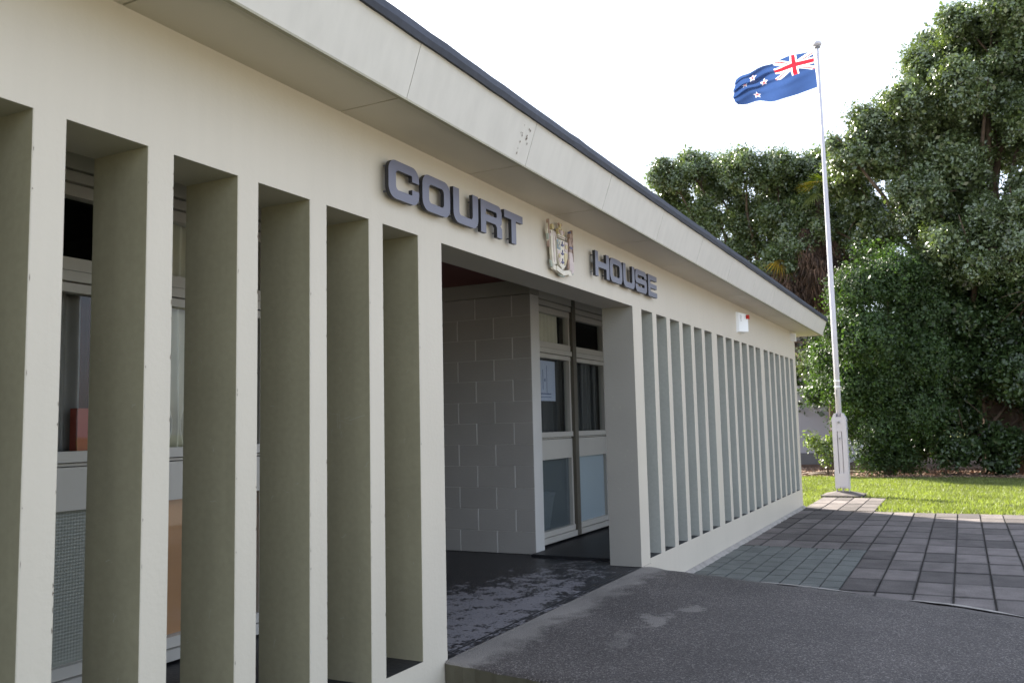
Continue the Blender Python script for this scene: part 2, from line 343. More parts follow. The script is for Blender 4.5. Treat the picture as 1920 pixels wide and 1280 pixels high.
def bevelled(x0, x1, y0, y1, z0, z1, b):
    """a box whose front (-y) vertical edges are chamfered"""
    mb = MB(); k = 0
    pts = [(x0+b, y0), (x1-b, y0), (x1, y0+b), (x1, y1), (x0, y1), (x0, y0+b)]
    n = 6
    mb.v = [(p[0], p[1], z0) for p in pts]+[(p[0], p[1], z1) for p in pts]
    mb.f = [tuple(reversed(range(n))), tuple(range(n, 2*n))]; mb.m = [1, 1]
    for i in range(n):
        j = (i+1) % n; mb.f.append((i, j, n+j, n+i)); mb.m.append(0 if i in (0, 1, 5) else 1)
    return mb

# ------------------------------------------------------------------ ground
mb = MB(); mb.quad((-400, -600, ZG-0.02), (1600, -600, ZG-0.02), (1600, 600, ZG-0.02), (-400, 600, ZG-0.02))
tag(build(mb, 'ground', LAWN), kind='structure')
mb = MB(); mb.quad((-60, -34, ZG-0.012), (40, -34, ZG-0.012), (40, -6.25, ZG-0.012), (-60, -6.25, ZG-0.012))
tag(build(mb, 'bounce_sheet', mat('bounce_sheet_pale', (0.36, 0.33, 0.29), 0.85, 0.15, 2, 0.3, 40)), kind='structure')  # unseen pale sheet, added to bounce warm light onto wall and soffit

# ------------------------------------------------------------------ court house
O, g, t, w, ZL, ZS, D = 3.0228, 0.3038, 0.1102, 0.2239, 2.1488, 0.0407, 0.2756
XE = 11.04; ZSOF = 2.60
WX = -8.2
court = empty('court_house', (0, 0, ZG), 'single storey cream court house with tall vertical concrete fins and a wide eave', 'building')
# lintel band and plinths
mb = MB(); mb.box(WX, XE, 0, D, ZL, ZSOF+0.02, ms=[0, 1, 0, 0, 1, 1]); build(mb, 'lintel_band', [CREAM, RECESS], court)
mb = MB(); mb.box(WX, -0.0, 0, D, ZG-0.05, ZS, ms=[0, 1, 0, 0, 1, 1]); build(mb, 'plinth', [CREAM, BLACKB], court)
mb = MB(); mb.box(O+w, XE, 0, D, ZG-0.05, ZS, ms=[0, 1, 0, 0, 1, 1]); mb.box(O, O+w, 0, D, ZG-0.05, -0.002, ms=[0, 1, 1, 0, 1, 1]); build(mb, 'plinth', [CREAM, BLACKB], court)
# fins
mthin = bevelled(0, t, 0, D, 0, ZL-ZS, 0.0025).mesh('fin', [CREAM, OLIVE])
mwide = bevelled(0, w, 0, D, 0, ZL-ZS, 0.0025).mesh('fin', [CREAM, OLIVE])
GREYG = mat('grey_green_fin_side', (0.42, 0.42, 0.375), 0.36, 0.06, 1.6, 0.10, 38, 0.5, fine=0.04)  # side colour of fins right of the doorway, paler and cooler than the olive
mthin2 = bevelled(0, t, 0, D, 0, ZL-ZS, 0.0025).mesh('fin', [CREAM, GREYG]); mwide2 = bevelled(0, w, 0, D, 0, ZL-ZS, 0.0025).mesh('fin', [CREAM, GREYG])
fins = []
x = 0.0
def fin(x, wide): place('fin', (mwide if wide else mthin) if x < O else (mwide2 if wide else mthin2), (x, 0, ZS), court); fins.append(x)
xx = -w; fin(xx, True)
k = 0
while xx > WX+0.6:
    k += 1
    wide = (k % 6 == 0); xx -= g+(w if wide else t); fin(xx, wide)
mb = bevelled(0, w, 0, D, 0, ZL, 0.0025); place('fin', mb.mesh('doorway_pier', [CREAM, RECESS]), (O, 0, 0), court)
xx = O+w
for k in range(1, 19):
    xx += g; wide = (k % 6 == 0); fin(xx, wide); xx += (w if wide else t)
XE2 = xx
# scratches on fin sides: pale thin scuffs, a hair proud of the paint
mb = MB(); rnd = random.Random(8)
def scuff(fx, y, z, L, a, wd=0.0012):
    n = 4; pts = []
    for i in range(n+1):
        s_ = i/n; pts.append((y+L*s_*math.cos(a)+rnd.uniform(-.004, .004), z+L*s_*math.sin(a)+rnd.uniform(-.004, .004)))
    for i in range(n):
        (y0, z0), (y1, z1) = pts[i], pts[i+1]; mb.quad((fx-0.0006, y0, z0), (fx-0.0006, y1, z1), (fx-0.0006, y1+wd, z1+wd), (fx-0.0006, y0+wd, z0+wd))
visible = [f for f in fins if -2.0 < f < 0.0]
for fx in visible:
    for _ in range(10): scuff(fx, rnd.uniform(.03, .24), rnd.uniform(.2, 1.5), rnd.uniform(.008, .04), rnd.uniform(0, 3.1))
fx = [f for f in fins if abs(f-(-w-g-t)) < 0.01][0]
for _ in range(9): scuff(fx, rnd.uniform(.10, .2), rnd.uniform(1.10, 1.24), rnd.uniform(.03, .10), rnd.choice([1.5, 0.2, 1.3, 2.9]))
for fx in fins:
    if fx > O: 
        pass
for _ in range(16): scuff(O, rnd.uniform(.05, .22), rnd.uniform(.6, 1.5), rnd.uniform(.006, .022), rnd.uniform(0, 3), 0.004)
o = build(mb, 'scratch_mark', mat('bare_scratch', (0.42, 0.40, 0.34), 0.8, 0.1), court); o['kind'] = 'stuff'
# chipped paint along the front arrises of the near fins
mb = MB(); rnd = random.Random(77)
for fx in [f for f in fins if -2.6 < f < 0.2]:
    wdt = w if abs((fx+w)) < .01 else t
    for side in (0, 1):
        for _ in range(9):
            z = rnd.uniform(.08, 2.1); h = rnd.uniform(.003, .012); ww = rnd.uniform(.0015, .0045)
            e = fx+(0.0025 if side == 0 else wdt-0.0025-ww)
            k = len(mb.v); n_ = 6
            mb.v += [(e+ww*.5+ww*.5*math.cos(6.283*i/n_)*rnd.uniform(.6, 1.1), -0.0007, z+h*math.sin(6.283*i/n_)*rnd.uniform(.6, 1.1)) for i in range(n_)]
            mb.f.append(tuple(range(k, k+n_))); mb.m.append(rnd.choice([0, 0, 1]))
for _ in range(14):   # rust flecks on the fascia beside a panel joint
    s_ = rnd.uniform(.15, .85); cx = 0.302-rnd.choice([.06, .13])+rnd.uniform(-.015, .015); zc = 2.588+s_*.24; yc = -0.36-s_*0.083-.0022; k = len(mb.v); rr_ = rnd.uniform(.0025, .006)
    mb.v += [(cx+rr_*math.cos(i), yc-0.345*rr_*math.sin(i), zc+rr_*1.4*math.sin(i)) for i in (0, 1.1, 2.2, 3.3, 4.4, 5.4)]; mb.f.append(tuple(range(k, k+6))); mb.m.append(0)
o = build(mb, 'paint_chip', [mat('chip_brown', (0.16, 0.12, 0.09), 0.8, 0.1), mat('chip_pale', (0.55, 0.52, 0.47), 0.8, 0.1)], court); o['kind'] = 'stuff'
# soffit and fascia panels, eave end, roof
PW = 1.149; X0 = 0.302-8*PW; npan = 18
YF, YT, ZT = -0.36, -0.443, 2.828
mb = MB(); mb.box(0.0045, PW-0.0045, 0, -YF+0.012, 0, 0.02); sof = mb.mesh('soffit_panel', SOFF)
mb = MB()
def slant(mb, x0, x1, m=0):
    k = len(mb.v); P = [(YF, ZSOF-0.012), (YT, ZT), (YT+0.02, ZT), (YF+0.02, ZSOF-0.012)]
    for x in (x0, x1): mb.v += [(x, p[0], p[1]) for p in P]
    mb.f += [(k+1, k, k+4, k+5), (k+2, k+1, k+5, k+6), (k+3, k+2, k+6, k+7), (k, k+3, k+7, k+4), (k, k+1, k+2, k+3), (k+7, k+6, k+5, k+4)]; mb.m += [m]*6
slant(mb, 0.0022, PW-0.0022); 
mb.v = [(v[0], v[1], v[2]) for v in mb.v]; fas = mb.mesh('fascia_panel', FASC)
XR = 11.70
for i in range(npan+1):
    px = X0+i*PW
    if px+PW > XR: break
    place('soffit_panel', sof, (px, YF-0.012+0.012, ZSOF), court)
    place('fascia_panel', fas, (px, 0, 0), court)
last = px
mb = MB(); mb.box(last+0.0015, XR-0.02, YF, 0.012, ZSOF, ZSOF+0.02); build(mb, 'soffit_panel', SOFF, court)
mb = MB(); slant(mb, last+0.0015, XR); build(mb, 'fascia_panel', FASC, court)
mb = MB(); mb.box(XE+0.003, XR-0.02, 0.014, 8.0, ZSOF, ZSOF+0.02); build(mb, 'soffit_panel', SOFF, court)
mb = MB(); mb.box(XR-0.02, XR, YF+0.021, 8.0, ZSOF-0.012, ZT); build(mb, 'fascia_panel', FASC, court)
mb = MB(); mb.box(X0, XR-0.002, YF-0.006, YF+0.014, ZSOF-0.022, ZSOF-0.0125); build(mb, 'drip_bead', OLIVE, court)
# roof deck and dark edge flashing
mb = MB(); mb.box(X0, XR-0.03, YT+0.03, 8.0, ZT-0.05, ZT+0.03); build(mb, 'roof', ROOFM, court)
mb = MB(); rnd = random.Random(3)
n = 150; pr = [(YT-0.014, ZT-0.012), (YT-0.022, ZT+0.016), (YT-0.010, ZT+0.060), (YT+0.05, ZT+0.066), (YT+0.05, ZT+0.0)]
for i in range(n+1):
    x = X0+(XR+0.01-X0)*i/n; j1, j2 = rnd.uniform(-.0015, .0015), rnd.uniform(-.0018, .0018)
    if i % 11 == 5: j2 += .003
    mb.v += [(x, p[0], p[1]+(j1 if q == 0 else j2)) for q, p in enumerate(pr)]
for i in range(n):
    for q in range(5):
        a, b = i*5+q, i*5+(q+1) % 5; mb.f.append((b, a, a+5, b+5)); mb.m.append(0)
mb.f += [tuple(range(5)), tuple(reversed(range(n*5, n*5+5)))]; mb.m += [0, 0]
build(mb, 'roof_edge', ROOFM, court, smooth=False)
# body of the building: end wall, rear, entry recess
mb = MB()
mb.box(XE-0.15, XE, D, 8.0, ZG-0.05, ZSOF, 0); mb.box(WX, XE, 7.85, 8.0, ZG-0.05, ZSOF+0.02, 0)
mb.box(WX, WX+0.15, D, 7.85, ZG-0.05, ZSOF, 0)
build(mb, 'outer_wall', CREAM, court)
XB = 3.362; YB = 1.12
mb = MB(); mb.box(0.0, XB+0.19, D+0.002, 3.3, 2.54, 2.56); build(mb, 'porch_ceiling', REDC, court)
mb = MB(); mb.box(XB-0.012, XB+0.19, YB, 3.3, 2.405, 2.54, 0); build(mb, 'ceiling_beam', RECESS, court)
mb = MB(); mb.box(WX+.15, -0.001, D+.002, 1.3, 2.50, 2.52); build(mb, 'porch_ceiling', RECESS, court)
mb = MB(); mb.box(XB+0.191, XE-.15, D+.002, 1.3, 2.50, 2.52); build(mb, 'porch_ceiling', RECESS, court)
mb = MB(); mb.box(0.001, 0.19, YB, 3.3, 0, 2.54, 0); mb.box(0.19, XB, 3.2, 3.3, 0, 2.54, 0); build(mb, 'inner_wall', BLOCK, court)
# entry door on the rear wall of the recess
mb = MB(); mb.box(1.2, 2.15, 3.16, 3.199, 0.004, 2.06); dr = build(mb, 'door', WINF, court)
mb = MB(); mb.box(1.32, 2.03, 3.15, 3.158, 0.9, 1.95); build(mb, 'pane', DARK, dr)
mb = MB(); mb.tube([(1.27, 3.12, 1.0), (1.27, 3.12, 1.2)], [.012, .012]); build(mb, 'handle', GREYM, dr)
# block wall: mortar core with every visible block
bw_m = MB(); bw_m.box(XB+0.004, XB+0.186, YB+0.004, 3.2, 0, 2.4); bw = build(bw_m, 'block_wall', JOINT, court)
def blockmesh(L, bv=0.0025):
    y0, y1, z0, z1, x0, x1 = 0.005, L-0.005, 0.0012, 0.1988, 0, 0.19
    v = []; f = []
    def ring(x, i): return [(x, y0+i, z0+i*0.6), (x, y1-i, z0+i*0.6), (x, y1-i, z1-i*0.6), (x, y0+i, z1-i*0.6)]
    v = ring(0, bv)+ring(bv, 0)+ring(x1-bv, 0)+ring(x1, bv)
    f = [(0, 3, 2, 1), (12, 13, 14, 15)]
    for r_ in range(3):
        for j in range(4): f.append((r_*4+j, r_*4+(j+1) % 4, (r_+1)*4+(j+1) % 4, (r_+1)*4+j))
    me = bpy.data.meshes.new('block'); me.from_pydata(v, [], f); me.materials.append(BLOCK); me.update(); return me
bf, bh = blockmesh(0.4), blockmesh(0.2)
for i in range(12):
    z = 2.4-0.2*(i+1); y = YB
    if i % 2 == 0: place('block', bh, (XB, y, z), bw); y += 0.2
    while y < 3.15:
        if y+0.4 <= 3.205: place('block', bf, (XB, y, z), bw); y += 0.4
        else: place('block', bh, (XB, y, z), bw); y += 0.2
# ------------------------------------------------------------------ floors
mb = MB(); mb.box(0, O-0.001, 0.0, D, -0.2, -0.004); mb.box(0, XB+0.19, D, 3.3, -0.2, -0.004); tag(build(mb, 'entrance_floor', FLOOR), kind='structure')
mb = MB(); mb.box(WX+.15, -0.001, D+0.001, 1.3, -0.2, 0.030); mb.box(XB+0.19, XE-.15, D+0.001, 1.3, -0.2, 0.020); mb.box(O+w, XB+0.19, D+0.001, YB-.003, -0.0035, 0.020)
tag(build(mb, 'porch_floor', BLACKB), kind='structure')
# ------------------------------------------------------------------ windows
def window(x0, x1, panes, fr=0.035, mul=0.045):
    """one bay; frame mesh is the part; panes, panel, mullion below it"""
    Y = 1.20; a, b = x0+mul, x1-mul
    mb = MB()
    mb.box(a, b, Y-0.03, Y+0.06, 0.045, 0.10); mb.box(a, b, Y-0.010, Y+0.06, 0.105, 0.157)
    for (z0, z1) in ((0.157, 0.836), (1.102, 1.83), (1.99, 2.28)):
        mb.box(a, a+fr, Y, Y+0.06, z0, z1); mb.box(b-fr, b, Y, Y+0.06, z0, z1)
    mb.box(a, b, Y+0.012, Y+0.06, 1.035, 1.0475, 0); mb.box(a, b, Y-0.012, Y+0.06, 1.0525, 1.102)
    mb.box(a, b, Y-0.004, Y+0.06, 1.83, 1.872); mb.box(a, b, Y-0.022, Y+0.06, 1.878, 1.925); mb.box(a, b, Y-0.006, Y+0.06, 1.931, 1.99)
    mb.box(a, b, Y-0.004, Y+0.06, 2.28, 2.336); mb.box(a, b, Y-0.022, Y+0.06, 2.344, 2.392); mb.box(a, b, Y-0.03, Y+0.06, 2.402, 2.50)
    wi = build(mb, 'window', WINF, court)
    p = MB(); p.box(a, b, Y+0.002, Y+0.05, 0.836, 1.030); build(p, 'panel', WINF, wi)
    for (z0, z1), mm in zip(((0.157, 0.836), (1.102, 1.83), (1.99, 2.28)), panes):
        p = MB(); p.box(a+fr-0.002, b-fr+0.002, Y+0.034, Y+0.039, z0-0.002, z1+0.002); build(p, 'pane', mm, wi)
    return wi
def mullion(xc, hw=0.045):
    mb = MB(); mb.box(xc-hw+0.001, xc+hw-0.001, 1.165, 1.262, 0.046, 2.50); build(mb, 'mullion', MULL, court)
for i in range(7):
    a = -0.96*(i+1); b = -0.96*i
    pn = [RIPPLE, GLASS, GLASS] if i != 0 else [GLASS, GLASS, GLASS]
    window(a, b, pn); mullion(b if i else -0.022, 0.045 if i else 0.02)
mullion(-6.72)
for i in range(7):
    a = 3.512+0.975*i; b = 4.487+0.975*i
    window(a, b if i < 6 else 10.85, [FROSTD if i == 0 else FROST, GLASS, GLASS]); mullion(b if i < 6 else 10.86, 0.045 if i < 6 else 0.022)
# rooms behind the windows
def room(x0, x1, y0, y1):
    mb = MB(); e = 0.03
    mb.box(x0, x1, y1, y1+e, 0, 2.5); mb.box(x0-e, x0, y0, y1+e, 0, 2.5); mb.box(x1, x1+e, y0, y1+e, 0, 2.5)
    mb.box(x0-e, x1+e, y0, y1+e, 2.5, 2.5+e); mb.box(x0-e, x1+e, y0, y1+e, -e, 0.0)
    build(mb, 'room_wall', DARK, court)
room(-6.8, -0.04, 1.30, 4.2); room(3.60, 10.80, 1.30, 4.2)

# ------------------------------------------------------------------ curtains and things behind the glass
def curtain(x0, x1, z0, z1, m, label, y=1.33, waves=9, amp=0.018, gather=None, group=None, name='curtain'):
    nx, nz = 90, 14; vs = []; T = 0.004
    for lay in (0, T):
        for j in range(nz+1):
            s_ = j/nz; z = z0+(z1-z0)*s_
            for i in range(nx+1):
                q = i/nx
                if gather: # tied at height gather z
                    k = math.exp(-((z-gather[1])/gather[2])**2); X = gather[0]+(x0+(x1-x0)*q-gather[0])*(1-0.72*k)
                else: X = x0+(x1-x0)*q
                vs.append((X, y+lay+amp*math.sin(q*waves*2*math.pi+0.5*math.sin(3*q+z*2))+0.3*amp*math.sin(17*q+4*z), z))
    f = []; N = (nx+1)*(nz+1)
    for j in range(nz):
        for i in range(nx):
            a = j*(nx+1)+i; f.append((a, a+1, a+nx+2, a+nx+1)); f.append((N+a+nx+1, N+a+nx+2, N+a+1, N+a))
    for j in range(nz):
        a = j*(nx+1); f.append((a, a+nx+1, N+a+nx+1, N+a)); b = a+nx; f.append((b, N+b, N+b+nx+1, b+nx+1))
    for i in range(nx):
        f.append((i+1, i, N+i, N+i+1)); b = nz*(nx+1)+i; f.append((b, b+1, N+b+1, N+b))
    me = bpy.data.meshes.new(name); me.from_pydata(vs, [], f); me.materials.append(m); me.polygons.foreach_set('use_smooth', [True]*len(f)); me.update()
    o = bpy.data.objects.new(name, me); COL.objects.link(o); return tag(o, label, 'curtain', group)
curtain(-0.80, -0.22, 1.99, 2.30, CURT, 'short cream pleated curtain in the top light behind the second fin gap', waves=8, y=1.30)
curtain(-0.78, -0.34, 1.08, 1.86, CURT, 'cream curtain tied back low in the middle pane behind the second fin gap', waves=5, gather=(-0.62, 1.22, .14), y=1.285, amp=0.026)
curtain(-1.60, -1.13, 1.08, 1.86, CURTP, 'pale grey curtain behind the glass of the window seen through the first fin gap', waves=6, y=1.36)
curtain(-1.12, -0.92, 0.1, 1.86, CURTR, 'dark maroon curtain at the right side of the window in the first fin gap', waves=4, y=1.37, amp=0.010)
curtain(3.70, 4.34, 1.97, 2.30, CURT, 'cream curtain in the top light beside the end of the block wall', waves=7, y=1.30, amp=0.014)
curtain(4.42, 4.60, 1.97, 2.30, CURTP, 'grey curtain edge in the top light, left of the brown mullion', waves=2, y=1.31, amp=0.010)
curtain(3.60, 4.42, 1.08, 1.86, CURTD, 'dark curtain behind the paper notice beside the block wall', waves=7, y=1.36)
curtain(4.56, 5.42, 1.08, 1.86, CURTD, 'dark curtain hanging in folds behind the pane right of the brown mullion', waves=7, y=1.34, amp=0.022)
mb = MB(); mb.box(-0.90, -0.05, 1.252, 1.270, 0.14, 0.86); tag(build(mb, 'board', ORANGE), 'orange brown board standing behind the bottom pane of the second fin gap', 'board')
mb = MB(); mb.box(-1.19, -1.02, 1.275, 1.33, 1.06, 1.30); tag(build(mb, 'storage_box', REDBOX), 'red orange box on the sill behind the first fin gap window', 'box')
mb = MB(); mb.box(-1.95, -0.98, 1.262, 1.345, 1.03, 1.058); tag(build(mb, 'shelf', WINF), 'pale shelf inside the window of the first fin gap', 'shelf')
# round ornament on that sill
mb = MB(); mb.lathe((-1.27, 1.30, 1.058), [(0.012, 0), (0.026, 0.012), (0.03, 0.028), (0.02, 0.046), (0.006, 0.05)]); 
mb2 = MB()
# notice on the pane
nt = empty('notice', (3.93, 1.252, 1.41), 'pale blue paper notice taped inside the pane beside the block wall', 'notice')
mb = MB(); mb.box(3.72, 4.145, 1.2440, 1.2455, 1.41, 1.808); build(mb, 'sheet', PAPER, nt)
mb = MB(); rnd = random.Random(2)
mb.box(3.85, 3.86, 1.2425, 1.2435, 1.52, 1.72); mb.box(3.94, 3.948, 1.2425, 1.2435, 1.49, 1.76)
mb.box(3.78, 4.04, 1.2425, 1.2435, 1.475, 1.485); mb.box(3.78, 4.04, 1.2425, 1.2435, 1.445, 1.450); mb.box(3.89, 3.91, 1.2425, 1.2435, 1.60, 1.63)
build(mb, 'printed_line', INK, nt)
mb = MB(); mb.lathe((3.73, 1.236, 1.6), [(0.02, 0), (0.03, 0.01), (0.03, 0.05), (0.01, 0.065)], 10)
# pale tub seen through the frosted pane
mb = MB(); mb.lathe((4.16, 1.48, 0.02), [(0.10, 0), (0.10, 0.10), (0.115, 0.12), (0.17, 0.44), (0.18, 0.45), (0.18, 0.47), (0.165, 0.47), (0.12, 0.14)], 20)
tag(build(mb, 'waste_bin', mat('tub', (0.62, 0.70, 0.74), 0.5), smooth=True), 'pale tapered bin on the floor behind the dark frosted pane', 'bin')

# ------------------------------------------------------------------ ramp / landing
def edgeX(y):
    ys = [0.0, -0.06, -0.76, -1.48, -2.3, -2.7, -4.0, -6.5]; xs = [4.30, 4.26, 4.02, 3.82, 3.52, 3.29, 2.75, 1.6]
    return float(np.interp(-y, [-a for a in ys], xs))
def leftX(y): return -0.03+0.15*y if y > -1.2 else -0.21+0.30*(y+1.2)
ny, nx = 110, 60; mb = MB(); rnd = random.Random(5)
for j in range(ny+1):
    y = -0.004-6.5*(j/ny)**1.3
    xl = leftX(y)+0.006*math.sin(y*23)+0.004*math.sin(y*61); xr = edgeX(y)+0.012*math.sin(y*7)+0.012*math.sin(y*19+1)
    xc = xr-1.28
    for i in range(nx+1):
        s_ = i/nx; X = xl+(xr-xl)*s_
        q = max(0, min(1, (X-xc)/(xr-xc))); q = q*q*(3-2*q)*0.5+q*0.5
        Z = 0+(ZG+0.006)*q-0.012*(-y)*(1-q)
        if i == 0: Z -= 0.014
        if i == 1: X = xl+0.018; Z -= 0.002
        mb.v.append((X, y, Z))
for j in range(ny):
    for i in range(nx):
        a = j*(nx+1)+i; mb.f.append((a, a+nx+1, a+nx+2, a+1)); mb.m.append(0)
k = len(mb.v)
for j in range(ny+1): v = mb.v[j*(nx+1)]; mb.v.append((v[0]+0.004, v[1], ZG-0.03))
for j in range(ny):
    mb.f.append((j*(nx+1), k+j, k+j+1, (j+1)*(nx+1))); mb.m.append(1)
o = build(mb, 'entrance_ramp', [CONC, STEPSIDE], smooth=True); tag(o, kind='structure')
me = o.data
me.polygons.foreach_set('use_smooth', [p.material_index == 0 for p in me.polygons])
# mortar lip where the ramp meets the paving, and small lip along the wall foot
mb = MB()
def lip(pts, wd, ht, seed):
    rnd = random.Random(seed); k = len(mb.v); n = len(pts)
    for i, (x, y) in enumerate(pts):
        e = math.sin(math.pi*i/(n-1))**0.5; ww = wd*e*(1+0.3*rnd.random())
        mb.v += [(x-ww*0.35, y, ZG+0.008+ht*0.9*e), (x+ww*0.1, y+0.01, ZG+0.008+ht*e), (x+ww*0.65, y+0.02, ZG+0.002)]
    for i in range(n-1):
        a = k+i*3; mb.f += [(a, a+1, a+4, a+3), (a+1, a+2, a+5, a+4)]; mb.m += [0, 0]
lip([(edgeX(y)+0.012, y) for y in np.linspace(-0.70, -1.55, 24)], 0.085, 0.014, 1)
lip([(edgeX(y)+0.012, y) for y in np.linspace(-1.95, -2.75, 24)], 0.10, 0.016, 2)
lip([(edgeX(y)+0.012, y) for y in np.linspace(-2.85, -4.2, 24)], 0.08, 0.014, 3)
tag(build(mb, 'ramp_edge_mortar', LIP, smooth=True), kind='structure')
mb = MB(); rnd = random.Random(6); n = 90
for i in range(n+1):
    x = 4.15+(XE2-4.15)*i/n; ww = 0.045+0.02*rnd.random()
    mb.v += [(x, -0.001, ZG+0.030), (x, -0.016, ZG+0.026), (x, -ww, ZG+0.001)]
for i in range(n):
    a = i*3; mb.f += [(a, a+1, a+4, a+3), (a+1, a+2, a+5, a+4)]; mb.m += [0, 0]
tag(build(mb, 'wall_foot_mortar', LIP), kind='structure')
# threshold groove
mb = MB(); mb.box(0, O, -0.004, 0.004, -0.02, -0.0025); mb.box(0, O, 0.055, 0.063, -0.02, -0.0015)
tag(build(mb, 'threshold_joint', BLACKB), kind='structure')

# ------------------------------------------------------------------ paving
pb = MB(); pb.box(2.6, 10.60, -6.2, -0.002, ZG-0.045, ZG-0.012); pb.box(10.60, 13.05, -1.13, -0.03, ZG-0.045, ZG-0.012); 
paving = build(pb, 'paving', SAND); tag(paving, kind='structure')
def pavermesh(L, Wd, gx, gy, m):
    b = 0.004; x0, x1, y0, y1 = gx, L-gx, gy, Wd-gy
    v = []
    for z, i in ((-0.03, 0), (-b, 0), (0, b)): v += [(x0+i, y0+i, z), (x1-i, y0+i, z), (x1-i, y1-i, z), (x0+i, y1-i, z)]
    f = [(8, 9, 10, 11)]
    for r_ in (0, 4):
        for j in range(4): f.append((r_+j, r_+(j+1) % 4, r_+4+(j+1) % 4, r_+4+j))
    me = bpy.data.meshes.new('paver'); me.from_pydata(v, [], f); me.materials.append(m); me.update(); return me
big = pavermesh(0.6, 0.286, 0.008, 0.0062, PAVE)
small = pavermesh(0.30, 0.172, 0.004, 0.006, PAVEG)
path = pavermesh(0.6, 0.272, 0.005, 0.005, PAVE)
rnd = random.Random(12)
def lay(me, x, y, amp=0.0022):
    o = place('paver', me, (x+rnd.uniform(-.002, .002), y+rnd.uniform(-.0015, .0015), ZG+rnd.uniform(-amp, amp)), paving)
    o.rotation_euler = (rnd.uniform(-.004, .004), rnd.uniform(-.002, .002), rnd.uniform(-.002, .002))
ys_ = [-1.105-0.286*k for k in range(-3, 17)]      # lower side of each column
for cidx, y in enumerate(ys_):
    for r_ in range(12):
        x = 3.37+0.6*r_
        if y > -1.5 and x < 6.2: continue
        if x+0.6 < edgeX(y+0.14)-0.15: continue
        if y+0.286 > 0.0: continue
        lay(big, x, y-0.0)
# narrow strip next to wall beyond the small pavers
strip = pavermesh(0.6, 0.24, 0.010, 0.006, PAVE)
for r_ in range(5, 12):
    lay(strip, 3.37+0.6*r_, -0.247)
for c in range(8):
    y = -1.392+0.172*c
    off = (c % 2)*0.15+rnd.uniform(-.03, .03)
    x = 3.75-off
    while x < 6.36:
        if x+0.30 < edgeX(y)-0.1: x += 0.30; continue
        if x+0.30 > 6.375:
            L = 6.37-x
            if L > 0.05: lay(pavermesh(L, 0.172, 0.0025, 0.006, PAVEG), x, y)
            break
        lay(small, x, y); x += 0.30
for r_ in range(4):
    for c in range(4):
        lay(path, 10.60+0.605*r_, -1.115+0.272*c)

# ------------------------------------------------------------------ lawn and bed
def blades():
    rng = np.random.default_rng(3); N = 170000
    x = rng.uniform(10.5, 20.2, N); y = rng.uniform(-6.5, 3.5, N)
    keep = np.ones(N, bool)
    keep &= ~((x < 10.62+0.03*np.sin(y*9)+rng.normal(0, .02, N)) & (y > -7))
    keep &= ~((x < 13.03) & (y < -0.03+rng.normal(0, .015, N)) & (y > -1.13+rng.normal(0, .015, N)))
    keep &= ~((np.abs(x-13.49) < .42) & (np.abs(y+.34) < .42))
    keep &= (x < 18.95+0.25*np.sin(y*2.3)+rng.normal(0, .12, N))
    keep &= ~((x < 11.1) & (y > 0))
    edge = np.minimum(np.where(y < -1.1, x-10.62, 9), np.where(y > -1.2, np.abs(x-13.05)+np.maximum(0, np.abs(y+.55)-.55), 9))
    keep &= (rng.random(N) < np.clip(.35+edge*3.0, 0, 1)) & (rng.random(N) < .72+.28*np.sin(x*2.3+1.4*np.sin(y*1.7)))
    x, y = x[keep], y[keep]; N = len(x)
    h = rng.uniform(.022, .050, N); a = rng.uniform(0, 2*np.pi, N); wd = rng.uniform(.006, .012, N); ln = rng.normal(0, .022, (N, 2))
    V = np.zeros((N, 3, 3)); z0 = ZG-0.022
    V[:, 0] = np.c_[x-wd*np.cos(a), y-wd*np.sin(a), np.full(N, z0)]; V[:, 1] = np.c_[x+wd*np.cos(a), y+wd*np.sin(a), np.full(N, z0)]
    V[:, 2] = np.c_[x+ln[:, 0], y+ln[:, 1], z0+.018+h]
    return V.reshape(-1, 3), 3
def fastmesh(name, V, k, m, smooth=False):
    nf = len(V)//k; me = bpy.data.meshes.new(name); me.vertices.add(len(V)); me.vertices.foreach_set('co', V.astype(np.float32).ravel())
    me.loops.add(len(V)); me.loops.foreach_set('vertex_index', np.arange(len(V), dtype=np.int32))
    me.polygons.add(nf); me.polygons.foreach_set('loop_start', np.arange(0, len(V), k, dtype=np.int32)); me.polygons.foreach_set('loop_total', np.full(nf, k, np.int32))
    me.materials.append(m); me.update(calc_edges=True); me.validate(); return me
V, k = blades(); o = bpy.data.objects.new('grass', fastmesh('grass', V, k, GRASS)); COL.objects.link(o)
tag(o, 'short sunlit green grass of the lawn beside the paving', 'grass', kind='stuff')
mb = MB(); rnd = random.Random(9); n = 60
for i in range(n+1):
    y = -14+28*i/n; mb.v += [(18.95+0.25*math.sin(y*2.3)+rnd.uniform(-.06, .06), y, ZG-0.014), (30, y, ZG-0.012)]
for i in range(n): a = i*2; mb.f.append((a, a+1, a+3, a+2)); mb.m.append(0)
tag(build(mb, 'garden_bed', MULCH), kind='structure')
rng = np.random.default_rng(5); N = 9000
c = np.c_[rng.uniform(18.8, 22.5, N), rng.uniform(-6, 5, N), np.full(N, ZG+0.004)+rng.uniform(0, .03, N)]
d1 = rng.normal(0, 1, (N, 3)); d1[:, 2] *= .35; d1 /= np.linalg.norm(d1, axis=1)[:, None]; d2 = np.cross(d1, rng.normal(0, 1, (N, 3))); d2 /= np.linalg.norm(d2, axis=1)[:, None]
L = rng.uniform(.02, .06, (N, 1)); Wd = rng.uniform(.008, .022, (N, 1))
V = np.stack([c-d1*L, c+d2*Wd, c+d1*L, c-d2*Wd], 1).reshape(-1, 3)
o = bpy.data.objects.new('bark_litter', fastmesh('bark_litter', V, 4, CHIP)); COL.objects.link(o)
tag(o, 'brown bark chips and dead leaf litter under the trees', 'mulch', kind='stuff')
